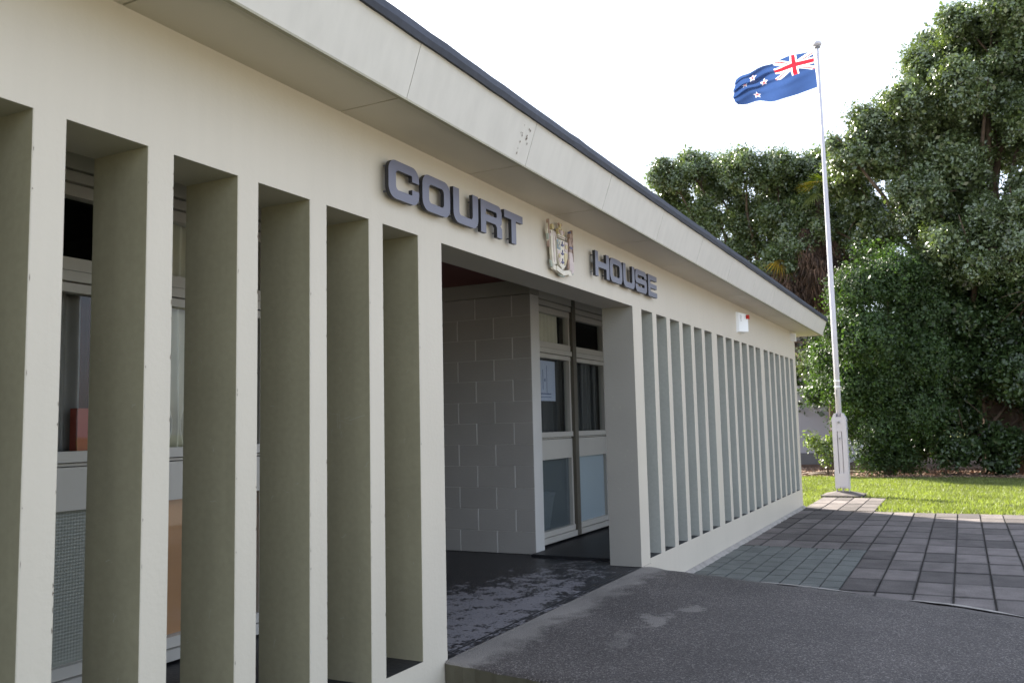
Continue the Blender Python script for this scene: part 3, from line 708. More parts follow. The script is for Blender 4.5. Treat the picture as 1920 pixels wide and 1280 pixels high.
for (p, q, lab) in (((19.5, 1.35, ZG+.03), (19.9, 0.1, ZG+.05), 'long grey fallen branch lying on the mulch beside the pole'), ((19.2, 1.15, ZG+.03), (19.25, .35, ZG+.03), 'short fallen branch nearest the lawn edge'), ((20.4, .9, ZG+.04), (20.0, -.5, ZG+.04), 'thin fallen branch deepest under the shrubs')):
    mb = MB(); P = Vector(p); Q = Vector(q); mb.tube([P, P.lerp(Q, .35)+Vector((0.03, 0, .03)), P.lerp(Q, .7), Q], [.03, .026, .02, .01], 7); tag(build(mb, 'fallen_branch', LOG, smooth=True), lab, 'branch', 'fallen branches on the mulch')

# ------------------------------------------------------------------ flagpole
PX, PY = 13.49, -0.339
fp = empty('flagpole', (PX, PY, ZG), 'tall white tapered flagpole in a hinged white base on a low concrete pad', 'flagpole')
mb = MB(); h = .36; k = 0
c0 = [(PX-.36, PY-.36), (PX+.36, PY-.36), (PX+.36, PY+.36), (PX-.36, PY+.36)]; c1 = [(PX-.11, PY-.11), (PX+.11, PY-.11), (PX+.11, PY+.11), (PX-.11, PY+.11)]
mb.v = [(a, b, ZG-.02) for a, b in c0]+[(a, b, ZG+.015) for a, b in c0]+[(a, b, ZG+.075) for a, b in c1]
mb.f = [(i, (i+1) % 4, 4+(i+1) % 4, 4+i) for i in range(4)]+[(4+i, 4+(i+1) % 4, 8+(i+1) % 4, 8+i) for i in range(4)]+[(8, 9, 10, 11)]; mb.m = [0]*9
build(mb, 'base_pad', PAVE, fp)
# base post: two cheek channels around a centre plate, chamfered top, hinge bolts; front faces -x
mb = MB(); Z0 = ZG+.075
mb.box(PX-.08, PX+.08, PY-.115, PY-.105, Z0, Z0+.06, 0); mb.box(PX-.08, PX+.08, PY+.105, PY+.115, Z0, Z0+.06, 0); mb.box(PX-.05, PX+.05, PY-.012, PY+.012, Z0, Z0+.06, 0)
build(mb, 'foot_bracket', WHITE, fp)
mb = MB()
zz0, zz1 = Z0+.06, 1.27
for s_ in (-1, 1):
    ya, yb = sorted((PY+s_*.045, PY+s_*.125))
    mb.box(PX-.10, PX+.10, ya, yb, zz0, 1.17)
    k = len(mb.v); a, b = (ya, yb) if s_ > 0 else (yb, ya)   # chamfered cap: a inner, b outer
    mb.v += [(PX-.10, a, 1.17), (PX-.10, b, 1.17), (PX-.10, a+s_*.03, 1.27), (PX-.10, a, 1.27), (PX+.10, a, 1.17), (PX+.10, b, 1.17), (PX+.10, a+s_*.03, 1.27), (PX+.10, a, 1.27)]
    mb.f += [(k, k+1, k+2, k+3), (k+7, k+6, k+5, k+4), (k+1, k+5, k+6, k+2), (k+2, k+6, k+7, k+3), (k, k+3, k+7, k+4)]; mb.m += [0]*5
mb.box(PX-.088, PX+.10, PY-.034, PY+.034, zz0, 1.165)
mb.box(PX-.095, PX-.085, PY-.045, PY+.045, .93, 1.20)
mb.box(PX-.105, PX-.095, PY-.10, PY+.10, 0.0-.18+.08, .16)
build(mb, 'base_post', WHITE, fp)
mb = MB()
for zb in (.98, 1.13):
    mb.tube([(PX, PY-.15, zb), (PX, PY+.15, zb)], [.016, .016], 8)
mb.tube([(PX-.125, PY, 1.10), (PX-.10, PY, 1.10)], [.02, .02], 8); mb.tube([(PX-.125, PY, .80), (PX-.07, PY, .80)], [.014, .014], 8)
build(mb, 'hinge_bolt', GREYM, fp)
mb = MB(); mb.tube([(PX, PY, .18), (PX, PY, 3.2), (PX+.0, PY, 5.6), (PX, PY, 8.42)], [.052, .050, .040, .026], 16); build(mb, 'pole', WHITE, fp, smooth=True)
for z_ in (1.86, 1.75):
    mb = MB(); mb.lathe((PX, PY, z_), [(.056, 0), (.058, .008), (.058, .018), (.056, .026)], 16); build(mb, 'collar', WHITEP, fp, smooth=True)
mb = MB(); mb.tube([(PX-.062, PY+.02, 1.72), (PX-.062, PY+.02, 1.60), (PX-.066, PY+.02, 1.58)], [.008, .008, .008], 6); build(mb, 'cleat', GREYM, fp)
mb = MB(); mb.tube([(PX-.06, PY+.025, 1.66), (PX-.045, PY+.025, 5.0), (PX-.03, PY+.03, 8.36)], [.004]*3, 5); build(mb, 'halyard', WHITEP, fp)
mb = MB(); mb.lathe((PX, PY, 8.42), [(.028, 0), (.05, .012), (.082, .03), (.088, .06), (.078, .09), (.045, .115), (.01, .125)], 20, 0)
mb.lathe((PX, PY, 8.395), [(.045, 0), (.06, .01), (.06, .028)], 16, 1); build(mb, 'finial', [WHITE, GREYM], fp, smooth=True)

# ------------------------------------------------------------------ flag (seen from its reverse, flying to the left)
def flagcol(s, t):
    """s along the fly 0..2 from hoist, t 0..1 from top"""
    blue = (0.026, 0.058, 0.17); red = (0.52, 0.015, 0.03); white = (0.80, 0.80, 0.82)
    if s < 0.04: return white
    if s < 1.0 and t < 0.5:
        x = s; y = t*2.0*0.5; cx, cy = 0.5, 0.25; dx, dy = x-cx, y-cy
        if abs(dx) < 0.05 or abs(dy) < 0.05: return red
        if abs(dx) < 0.083 or abs(dy) < 0.083: return white
        L = math.hypot(1.0, 0.5); d1 = (dx*0.5-dy*1.0)/L; d2 = (dx*0.5+dy*1.0)/L
        for d, sg in ((d1, 1 if dx > 0 else -1), (d2, -1 if dx > 0 else 1)):
            if 0.002 < d*sg < 0.034: return red
        if min(abs(d1), abs(d2)) < 0.055: return white
        return blue
    for (cx, cy, r) in ((1.50, 0.20, .088), (1.50, 0.82, .105), (1.27, 0.46, .092), (1.73, 0.40, .076)):
        dx, dy = s-cx, -(t-cy); rr_ = math.hypot(dx, dy)
        if rr_ < r*1.1:
            a = math.atan2(dx, dy); a = (a+math.pi/5) % (2*math.pi/5)-math.pi/5
            def star(R):
                ri = R*0.42; x = rr_*math.cos(a); y = abs(rr_*math.sin(a))
                ax, ay = R, 0; bx, by = ri*math.cos(math.pi/5), ri*math.sin(math.pi/5)
                return (bx-ax)*(y-ay)-(by-ay)*(x-ax) > 0
            if star(r*0.62): return red
            if star(r): return white
    return blue
NSx, NT = 260, 130
wdir = Vector((-0.46, 0.888, 0)); wper = Vector((0.888, 0.46, 0))
topc = [(0, .045, 8.355), (.25, .50, 8.27), (.5, .90, 8.10), (.7, 1.20, 8.015), (.86, 1.45, 7.925), (1, 1.655, 7.75)]
botc = [(0, .015, 7.615), (.25, .39, 7.482), (.5, .813, 7.372), (.75, 1.232, 7.315), (1, 1.60, 7.295)]
def crv(c, s): return (np.interp(s, [a[0] for a in c], [a[1] for a in c]), np.interp(s, [a[0] for a in c], [a[2] for a in c]))
def smooth_crv(c):
    ss = np.linspace(0, 1, NSx+1); a = np.array([crv(c, s) for s in ss])
    kz = np.hanning(41); kz /= kz.sum(); p = np.pad(a, ((20, 20), (0, 0)), mode='reflect', reflect_type='odd')
    return np.stack([np.convolve(p[:, i], kz, 'valid') for i in (0, 1)], 1)
TC, BC = smooth_crv(topc), smooth_crv(botc)
vs = []; cols = []
for j in range(NT+1):
    tt = j/NT
    for i in range(NSx+1):
        s_ = i/NSx; a = TC[i]*(1-tt)+BC[i]*tt
        bul = 0.04*math.sin(math.pi*tt)*(s_**3)      # fly end bulges
        amp = 0.02+0.10*s_
        dz = amp*(math.sin(9.5*s_-3.4*tt+0.6)*0.6+0.35*math.sin(17*s_+5.0*tt))
        dz += 0.05*s_*math.sin(26*tt-7*s_)*math.exp(-((tt-.35)/.3)**2)
        P = Vector((PX, PY, 0))+wdir*(a[0]+bul)+wper*dz; P.z = a[1]+0.012*s_*math.sin(22*s_+4*tt)
        vs.append(P); cols.append(flagcol(s_*2, tt))
fs = [(j*(NSx+1)+i, (j+1)*(NSx+1)+i, (j+1)*(NSx+1)+i+1, j*(NSx+1)+i+1) for j in range(NT) for i in range(NSx)]
me = bpy.data.meshes.new('flag'); me.from_pydata([tuple(v) for v in vs], [], fs)
ca = me.color_attributes.new('print', 'FLOAT_COLOR', 'POINT'); ca.data.foreach_set('color', [c for col in cols for c in (*col, 1)])
FM = bpy.data.materials.new('flag_cloth'); FM.use_nodes = True; n, l = FM.node_tree.nodes, FM.node_tree.links; b = n['Principled BSDF']
at = n.new('ShaderNodeAttribute'); at.attribute_name = 'print'; l.new(at.outputs['Color'], b.inputs['Base Color']); b.inputs['Roughness'].default_value = .7
tr = n.new('ShaderNodeBsdfTranslucent'); l.new(at.outputs['Color'], tr.inputs['Color']); ms = n.new('ShaderNodeMixShader'); ms.inputs[0].default_value = .5
l.new(b.outputs[0], ms.inputs[1]); l.new(tr.outputs[0], ms.inputs[2]); l.new(ms.outputs[0], n['Material Output'].inputs['Surface'])
me.materials.append(FM); me.polygons.foreach_set('use_smooth', [True]*len(fs)); me.update()
o = bpy.data.objects.new('flag', me); COL.objects.link(o)
tag(o, 'blue flag with union canton and four red stars flying from the white pole', 'flag')

# ------------------------------------------------------------------ lettering
def rrect(x0, x1, z0, z1, r, n=7, start=0):
    P = []
    for (cx, cz, a0) in ((x1-r, z1-r, 0), (x0+r, z1-r, 90), (x0+r, z0+r, 180), (x1-r, z0+r, 270)):
        for i in range(n+1):
            a = math.radians(a0+90*i/n); P.append((cx+r*math.cos(a), cz+r*math.sin(a)))
    return P   # counter-clockwise from the right side, upper corner first
Z0L, Z1L = 2.273, 2.463
YA, YBk = -0.050, -0.028
def letter(ch, x0, x1):
    mb = MB(); z0, z1 = Z0L, Z1L; sv, sh = 0.062, 0.046; N = 8
    R, ri = 0.058, 0.022
    def arc(cx, cz, r, a0, a1): return [(cx+r*math.cos(math.radians(a0+(a1-a0)*i/N)), cz+r*math.sin(math.radians(a0+(a1-a0)*i/N))) for i in range(N+1)]
    def rect(a, b, c, d): mb.prism([(a, c), (b, c), (b, d), (a, d)], YA, YBk, 0, 1)
    if ch == 'O':
        mb.band(rrect(x0, x1, z0, z1, R, N), rrect(x0+sv, x1-sv, z0+sh, z1-sh, ri, N), YA, YBk, True)
    elif ch == 'C':
        zt, zb = z1-0.075, z0+0.075
        A = [(x1, zt)]+arc(x1-R, z1-R, R, 0, 90)+arc(x0+R, z1-R, R, 90, 180)+arc(x0+R, z0+R, R, 180, 270)+arc(x1-R, z0+R, R, 270, 360)+[(x1, zb)]
        B = [(x1-sv, zt)]+arc(x1-sv-.006, z1-sh-.006, .006, 0, 90)+arc(x0+sv+ri, z1-sh-ri, ri, 90, 180)+arc(x0+sv+ri, z0+sh+ri, ri, 180, 270)+arc(x1-sv-.006, z0+sh+.006, .006, 270, 360)+[(x1-sv, zb)]
        mb.band(A, B, YA, YBk)
    elif ch == 'U':
        A = [(x0, z1)]+arc(x0+R, z0+R, R, 180, 270)+arc(x1-R, z0+R, R, 270, 360)+[(x1, z1)]
        B = [(x0+sv, z1)]+arc(x0+sv+ri, z0+sh+ri, ri, 180, 270)+arc(x1-sv-ri, z0+sh+ri, ri, 270, 360)+[(x1-sv, z1)]
        mb.band(A, B, YA, YBk)
    elif ch == 'T':
        rect(x0, x1, z1-sh, z1); c = (x0+x1)/2; rect(c-sv/2, c+sv/2, z0, z1-sh)
    elif ch == 'H':
        rect(x0, x0+sv, z0, z1); rect(x1-sv, x1, z0, z1); c = (z0+z1)/2; rect(x0+sv, x1-sv, c-sh/2, c+sh/2)
    elif ch == 'E':
        rect(x0, x0+sv, z0, z1); c = (z0+z1)/2
        rect(x0+sv, x1, z0, z0+sh*.95); rect(x0+sv, x1-.006, c-sh*.42, c+sh*.42); rect(x0+sv, x1, z1-sh*.95, z1)
    elif ch == 'R':
        zm = z0+0.072
        rect(x0, x0+sv, z0, z1)
        A = [(x0+sv, z1)]+arc(x1-.045, z1-.045, .045, 90, 0)+arc(x1-.03, zm+.03, .03, 0, -90)+[(x0+sv, zm)]
        B = [(x0+sv, z1-sh)]+arc(x1-sv-.012, z1-sh-.012, .012, 90, 0)+arc(x1-sv-.012, zm+sh*.9+.012, .012, 0, -90)+[(x0+sv, zm+sh*.9)]
        mb.band(B, A, YA, YBk)
        mb.prism([(x1-sv, z0), (x1+.002, z0), (x1+.002, zm-.014), (x1-.012, zm), (x1-sv-.016, zm), (x1-sv, zm-.016)], YA, YBk, 0, 1)
    elif ch == 'S':
        c = (z0+z1)/2; h = sh*.47; r2 = .036; q = .010
        A = [(x1, z1-.062)]+arc(x1-.05, z1-.05, .05, 0, 90)+arc(x0+.05, z1-.05, .05, 90, 180)+arc(x0+.03, c-h+.03, .03, 180, 270)+arc(x1-sv-q, c-h-q, q, 90, 0)+arc(x1-sv-q, z0+sh+q, q, 0, -90)+arc(x0+sv+q, z0+sh+q, q, 270, 180)+[(x0+sv, z0+.062)]
        B = [(x1-sv, z1-.062)]+arc(x1-sv-q, z1-sh-q, q, 0, 90)+arc(x0+sv+q, z1-sh-q, q, 90, 180)+arc(x0+sv+q, c+h+q, q, 180, 270)+arc(x1-.03, c+h-.03, .03, 90, 0)+arc(x1-.05, z0+.05, .05, 0, -90)+arc(x0+.05, z0+.05, .05, 270, 180)+[(x0, z0+.062)]
        mb.band(A, B, YA, YBk)
    # stand-off studs
    return mb
import bmesh
def sign(word, spans, label):
    rt = empty('lettering_sign', (spans[0][0], 0, Z0L), label, 'sign', 'raised grey words above the entrance')
    for ch, (a, b) in zip(word, spans):
        o = build(letter(ch, a, b), 'letter', [LETTER, LETSIDE], rt)
        bm = bmesh.new(); bm.from_mesh(o.data); bmesh.ops.recalc_face_normals(bm, faces=bm.faces); bm.to_mesh(o.data); bm.free()
        mb = MB()
        for px in (a+.028, b-.028):
            if ch == 'T': px = (a+b)/2
            for pz in (Z0L+.035, Z1L-.03):
                mb.tube([(px, YBk, pz), (px, 0.001, pz)], [.004, .004], 6)
        build(mb, 'stud', LETTER, o)
    return rt
sign('COURT', [(-.548, -.285), (-.254, .014), (.048, .318), (.348, .602), (.634, .880)], 'raised grey metal letters reading COURT left of the crest above the doorway')
sign('HOUSE', [(2.083, 2.372), (2.388, 2.662), (2.685, 2.960), (2.978, 3.272), (3.312, 3.555)], 'raised grey metal letters reading HOUSE right of the crest above the doorway')

# ------------------------------------------------------------------ crest
CX, CZ = 1.50, 2.37
cr = empty('crest', (CX, 0, 2.19), 'painted relief coat of arms with crown, shield and two figures between the two words', 'crest')
Cw = mat('crest_cream', (0.66, 0.60, 0.50), .5, .1, 30); Cy = mat('crest_gold', (0.55, 0.45, 0.24), .4, .1, 30); Cb = mat('crest_teal', (0.24, 0.30, 0.33), .5, .1, 30)
Cr = mat('crest_brown', (0.36, 0.25, 0.20), .5, .2, 30); Cp = mat('crest_pink', (0.58, 0.48, 0.46), .6, .1, 30); Cg = mat('crest_green', (0.38, 0.42, 0.37), .6, .2, 30); Cn = mat('crest_navy', (0.10, 0.10, 0.20), .5, .1, 30)
CM = [Cw, Cy, Cb, Cr, Cp, Cg, Cn]
def relief(name, polys, y1=-0.022):
    mb = MB()
    for (pts, d, m_) in polys: mb.prism([(CX+a, CZ+b) for a, b in pts], -d, y1, m_)
    o = build(mb, name, CM, cr); bm = bmesh.new(); bm.from_mesh(o.data); bmesh.ops.recalc_face_normals(bm, faces=bm.faces); bm.to_mesh(o.data); bm.free(); return o
def disc(x, z, r, n=8, sx=1.0): return [(x+sx*r*math.cos(6.2832*i/n), z+r*math.sin(6.2832*i/n)) for i in range(n)]
def star5(x, z, r): return [(x+(r if i % 2 == 0 else r*.42)*math.sin(i*math.pi/5), z+(r if i % 2 == 0 else r*.42)*math.cos(i*math.pi/5)) for i in range(10)]
relief('shield', [([(-.095, .06), (-.085, -.06), (-.05, -.115), (0, -.145), (.05, -.115), (.085, -.06), (.095, .06)], .040, 0),
    ([(-.090, .055), (-.086, -.012), (-.034, -.012), (-.034, .055)], .044, 2), ([(.034, .055), (.034, -.012), (.086, -.012), (.090, .055)], .044, 4),
    ([(-.084, -.022), (-.078, -.06), (-.05, -.10), (-.034, -.11), (-.034, -.022)], .044, 4), ([(.034, -.022), (.034, -.11), (.05, -.10), (.078, -.06), (.084, -.022)], .044, 1),
    (disc(.06, .022, .018), .049, 1), (disc(-.058, -.055, .016), .049, 1)]
    + [(star5(a, b, .011), .048, 0) for a, b in ((-.062, .044), (-.062, .008), (-.078, .026), (-.046, .026))]
    + [([(-.022, z-.006), (0, z-.014), (.022, z-.006), (.016, z+.002), (.002, z+.002), (.002, z+.022), (-.003, z+.022), (-.003, z+.002), (-.016, z+.002)], .046, 6) for z in (.030, -.030, -.090)])
relief('crown', [([(-.055, .072), (.055, .072), (.062, .094), (-.062, .094)], .040, 0), (disc(-.032, .118, .026), .038, 1), (disc(.032, .118, .026), .038, 1), (disc(-.032, .118, .014), .041, 3), (disc(.032, .118, .014), .041, 3),
    (disc(0, .112, .020), .043, 4), ([(-.008, .135), (.008, .135), (.012, .178), (-.012, .178)], .034, 1), (disc(-.02, .172, .010), .034, 3), (disc(.02, .172, .010), .034, 3), ([(-.056, .078), (.056, .078), (.056, .084), (-.056, .084)], .043, 3)])
relief('left_figure', [(disc(-.150, .128, .019, 10), .044, 1), ([(-.178, .100), (-.122, .104), (-.112, .04), (-.104, -.06), (-.098, -.12), (-.160, -.13), (-.175, -.02)], .040, 0),
    ([(-.150, .10), (-.140, .10), (-.128, -.11), (-.140, -.11)], .044, 4), ([(-.120, .095), (-.098, .045), (-.088, .052), (-.108, .10)], .042, 4),
    ([(-.212, -.02), (-.206, -.02), (-.200, .165), (-.206, .170), (-.212, .165)], .042, 3), ([(-.226, .09), (-.207, .16), (-.190, .09), (-.195, .03), (-.215, .02)], .036, 0), ([(-.224, .07), (-.190, .07), (-.196, .04), (-.218, .03)], .040, 5),
    ([(-.178, .09), (-.200, .06), (-.196, .05), (-.172, .07)], .043, 4)])
relief('right_figure', [(disc(.150, .118, .018, 10), .044, 3), ([(.132, .100), (.172, .100), (.180, .04), (.168, .00), (.128, .00), (.124, .05)], .040, 3), ([(.122, .0), (.178, .0), (.205, -.12), (.170, -.15), (.128, -.13)], .040, 4),
    ([(.190, -.06), (.197, -.06), (.190, .165), (.180, .165)], .042, 3), (disc(.150, .142, .010, 6), .040, 6), ([(.128, .04), (.176, .04), (.176, .026), (.128, .026)], .044, 6), ([(.168, .09), (.196, .05), (.190, .04), (.164, .07)], .043, 3), ([(.110, -.05), (.128, -.05), (.126, -.13), (.112, -.12)], .036, 3)])
relief('scroll', [([(-.15, -.125), (-.105, -.135), (-.10, -.168), (-.155, -.160)], .040, 0), ([(-.105, -.130), (-.05, -.142), (0, -.152), (.05, -.142), (.105, -.130), (.11, -.162), (.05, -.175), (0, -.184), (-.05, -.175), (-.11, -.162)], .046, 0),
    ([(.105, -.135), (.15, -.125), (.155, -.165), (.10, -.172)], .040, 0), ([(-.185, -.10), (-.150, -.115), (-.145, -.150), (-.165, -.145)], .034, 5), ([(.155, -.11), (.205, -.10), (.20, -.15), (.16, -.155)], .034, 5), ([(-.06, -.170), (.06, -.172), (.04, -.190), (-.03, -.190)], .034, 5)])

# ------------------------------------------------------------------ siren box and sensor
sb = empty('siren_box', (7.1, 0, 2.26), 'white alarm siren box with a red corner light on the wall above the right fins', 'alarm box')
mb = MB()
k = 0; a0, a1, zb, zt = 6.86, 7.10, 2.265, 2.50
mb.v = [(a0-.02, 0.0, zb-.01), (a1+.02, 0.0, zb-.01), (a1+.02, 0.0, zt+.01), (a0-.02, 0.0, zt+.01), (a0, -.03, zb), (a1, -.09, zb+.012), (a1, -.09, zt-.008), (a0, -.03, zt)]
mb.f = [(4, 5, 6, 7), (0, 4, 7, 3), (1, 2, 6, 5), (3, 7, 6, 2), (0, 1, 5, 4)]; mb.m = [0]*5
build(mb, 'housing', WHITEP, sb)
mb = MB(); mb.box(7.045, 7.125, -.105, -.078, 2.435, 2.485); build(mb, 'strobe_light', RED, sb)
mb = MB()
for i in range(5): z_ = 2.40+.016*i; mb.quad((6.89, -.0405-.001, z_), (7.0, -.0585-.001, z_), (7.0, -.0585-.001, z_+.006), (6.89, -.0405-.001, z_+.006))
build(mb, 'vent_slot', GREYM, sb)
mb = MB(); mb.box(7.1005, 7.105, -.075, -.04, 2.30, 2.41); build(mb, 'label_plate', RED, sb)
se = empty('security_sensor', (10.72, 0, 2.43), 'small white security sensor on the wall just under the far end of the eave', 'sensor')
mb = MB(); mb.prism([(10.66, 2.435), (10.78, 2.435), (10.78, 2.56), (10.66, 2.56)], -.075, 0.0, 0); build(mb, 'housing', WHITEP, se)
mb = MB(); mb.tube([(10.782, -.05, 2.49), (10.83, -.06, 2.488)], [.018, .022], 10); build(mb, 'lens', GREYM, se)

# ------------------------------------------------------------------ building behind
bb = empty('rendered_building', (25.3, 1.3, ZG), 'plain grey rendered building behind the trees at the end of the court house', 'building')
mb = MB(); mb.box(25.3, 34, 0.95, 16, ZG-.05, 4.7); build(mb, 'wall', BGW, bb)
mb = MB(); mb.box(25.27, 25.298, 0.95, 16, ZG-.05, ZG+.35); build(mb, 'plinth', mat('bg_plinth', (.2, .19, .19), .9), bb)
mb = MB(); mb.box(25.1, 34.2, 1.1, 16.2, 4.703, 4.80); build(mb, 'roof', ROOFM, bb)

# ------------------------------------------------------------------ trees
def leaves(clumps, dens, size, seed, spread=0.10, up=0.7, per=14, flat=0.9, inner=0.12, lobes=0):
    rng = np.random.default_rng(seed); out = []
    if lobes:
        cl = []
        for (x, y, z, r) in clumps:
            for _ in range(lobes):
                d = rng.normal(0, 1, 3); d /= np.linalg.norm(d); d[2] = d[2]*.8+.12; q = r*rng.uniform(.5, .72); cl.append((x+d[0]*q, y+d[1]*q, z+d[2]*q, r*rng.uniform(.34, .52)))
        clumps = cl
    for (x, y, z, r) in clumps:
        n = int(dens*4*math.pi*r*r); nt = max(6, n//per)
        d = rng.normal(0, 1, (nt, 3)); d /= np.linalg.norm(d, axis=1)[:, None]
        lob = 1+0.22*np.sin(5*d[:, 0]+x*3)*np.cos(4*d[:, 1]+y*5)+0.12*np.sin(9*d[:, 2]+z*7)
        rad = r*lob*(0.60+0.48*rng.random(nt)**0.6)
        T = np.array([x, y, z])+d*rad[:, None]*np.array([1, 1, flat])
        idx = rng.integers(0, nt, n); P = T[idx]+rng.normal(0, spread, (n, 3)); D = d[idx]
        nrm = D*0.85+np.array([0, 0, up])+rng.normal(0, .55, (n, 3)); nrm /= np.linalg.norm(nrm, axis=1)[:, None]
        a = np.cross(nrm, rng.normal(0, 1, (n, 3))); a /= np.linalg.norm(a, axis=1)[:, None]; b = np.cross(nrm, a)
        s = size*rng.uniform(.7, 1.35, (n, 1)); wv = s*rng.uniform(.42, .6, (n, 1))
        out.append(np.stack([P-a*s*.5, P+b*wv*.5, P+a*s*.5, P-b*wv*.5], 1).reshape(-1, 3))
        ni = int(n*inner); di = rng.normal(0, 1, (ni, 3)); P = np.array([x, y, z])+di*r*.33
        q = rng.normal(0, 1, (ni, 3)); q /= np.linalg.norm(q, axis=1)[:, None]; a = np.cross(q, rng.normal(0, 1, (ni, 3))); a /= np.linalg.norm(a, axis=1)[:, None]; b = np.cross(q, a)
        s = size*2.2; out.append(np.stack([P-a*s*.5, P+b*s*.3, P+a*s*.5, P-b*s*.3], 1).reshape(-1, 3))
    return np.concatenate(out)
def tree(name, base, fork, clumps, dens, size, mm, label, cat, seed, tr=0.22, group=None, multi=1, **kw):
    rt = empty(name, base, label, cat, group); B = Vector(base)
    V = leaves(clumps, dens, size, seed, **kw)-np.array(base)
    o = bpy.data.objects.new('crown', fastmesh('crown', V, 4, mm)); COL.objects.link(o); o.parent = rt; o['kind'] = 'stuff'
    mb = MB(); rnd = random.Random(seed); F = Vector(fork)
    mb.tube([B-Vector((0, 0, .1)), B.lerp(F, .35)+Vector((.06, -.05, 0)), B.lerp(F, .7)+Vector((-.04, .06, 0)), F], [tr*1.3, tr, tr*.9, tr*.8], 10)
    for c in clumps:
        C = Vector(c[:3]); L = (C-F).length; st = B.lerp(F, rnd.uniform(.55, 1.0))
        m1 = st.lerp(C, .4)+Vector((rnd.uniform(-.2, .2), rnd.uniform(-.2, .2), rnd.uniform(-.1, .35)))
        m2 = st.lerp(C, .75)+Vector((rnd.uniform(-.12, .12), rnd.uniform(-.12, .12), rnd.uniform(-.1, .2)))
        mb.tube([st, m1, m2, C], [tr*.42, tr*.28, tr*.17, tr*.06], 6)
        for _ in range(4):
            e = C+Vector((rnd.gauss(0, 1), rnd.gauss(0, 1), rnd.gauss(0, 1))).normalized()*c[3]*.9; mb.tube([m2.lerp(C, .6), e.lerp(C, .5)+Vector((0, 0, .05)), e], [tr*.10, tr*.07, tr*.03], 4)
    build(mb, 'trunk', TRUNK, rt, smooth=True)
    return rt
ngaio = [(22.1, 5.17, 8.75, 0.72), (22.82, 4.71, 9.16, 0.65), (23.54, 4.31, 8.98, 0.75), (22.28, 2.94, 8.62, 0.78), (23.0, 5.36, 8.21, 0.56), (23.72, 3.12, 7.8, 0.82), (22.46, 2.03, 8.57, 0.78), (23.18, 1.21, 8.69, 0.88), (23.9, 2.17, 7.79, 0.98), (22.64, 0.91, 7.19, 0.93), (23.36, 2.86, 6.58, 0.67), (22.1, 1.48, 6.2, 0.91), (22.82, 3.38, 7.05, 0.41), (23.54, 0.65, 8.5, 0.81), (22.28, 0.42, 5.95, 0.76), (23.0, 2.59, 5.74, 0.53), (23.72, 3.93, 8.66, 0.66), (22.46, 3.85, 7.46, 0.25), (23.18, 4.87, 7.83, 0.33), (23.9, 2.12, 5.58, 0.55)]
great = [(19.6, -0.21, 8.01, 0.7), (20.32, -0.82, 8.54, 0.79), (21.04, -0.16, 7.6, 0.88), (19.78, -1.64, 8.94, 0.85), (20.5, -2.3, 9.97, 0.88), (21.22, -2.97, 10.89, 0.99), (19.96, -3.67, 10.78, 1.09), (20.68, -4.66, 11.33, 1.36), (21.4, -0.36, 6.83, 0.88), (20.14, -1.31, 7.91, 0.99), (20.86, -2.46, 8.77, 1.1), (19.6, -3.44, 9.13, 1.12), (20.32, -4.64, 9.68, 1.31), (21.04, -0.74, 5.9, 0.86), (19.78, -1.74, 6.5, 0.96), (20.5, -2.74, 7.35, 1.14), (21.22, -3.77, 8.21, 1.33), (19.96, -4.72, 8.07, 1.27), (20.68, -2.16, 5.94, 0.85), (21.4, 0.5, 6.42, 0.59), (20.14, -5.85, 10.13, 1.61), (20.86, -5.88, 8.0, 1.61), (19.6, -6.87, 8.55, 1.7), (20.32, -5.88, 11.8, 1.66)]
great += [(18.9, -2.81, 4.97, 0.97), (19.42, -3.77, 5.88, 1.08), (19.2, -3.6, 4.9, 0.8)]
low = [(20.14, -3.09, 3.73, 1.3), (19.2, -4.14, 4.0, 1.2), (19.6, -2.15, 3.49, 0.94), (20.32, -3.1, 2.18, 1.37), (19.4, -2.27, 1.66, 1.04), (19.78, -4.05, 1.86, 1.2), (20.5, -1.59, 0.64, 0.76), (19.4, -2.29, 0.34, 0.6), (19.96, -3.2, 0.38, 0.74), (19.3, -3.98, 0.41, 0.65), (19.6, -5.29, 3.72, 1.3), (20.14, -5.32, 1.57, 1.3), (19.4, -6.2, 2.65, 1.3), (19.8, -5.97, 0.6, 0.9), (21.0, -1.6, 2.6, 1.2), (21.2, -3.0, 5.3, 1.2), (21.3, -4.6, 4.2, 1.4)]
feather = [(18.0, -0.29, 4.18, 0.63), (18.72, -0.96, 4.53, 0.84), (19.44, -1.46, 3.66, 0.86), (18.18, -0.44, 3.1, 0.82), (18.9, 0.34, 2.48, 0.59), (19.62, 0.92, 1.86, 0.38), (18.6, -0.0, 1.92, 0.6), (19.08, -0.66, 1.98, 0.85), (19.8, 0.08, 1.02, 0.51), (19.0, -0.64, 0.88, 0.66), (19.26, -1.21, 2.35, 0.85), (19.0, -1.45, 1.3, 0.68), (19.2, -0.41, 0.25, 0.46), (19.44, -1.01, 0.22, 0.5), (18.18, 0.2, 3.34, 0.38), (18.9, 0.63, 2.89, 0.26), (19.62, -1.87, 4.7, 0.74), (18.8, -1.66, 2.53, 0.63)]
ngaio += [(22.5, 4.55, 7.7, .48), (22.8, 4.2, 7.1, .5), (23.0, 3.5, 6.4, .55), (22.6, 2.2, 7.3, .8), (23.4, 3.2, 7.2, .6), (21.3, 1.9, 5.6, .5), (21.4, 1.2, 5.9, .45), (21.5, 1.2, 2.85, .30), (21.6, .95, 2.5, .24), (21.5, 1.4, 2.55, .18), (21.5, 1.0, 3.2, .30)]
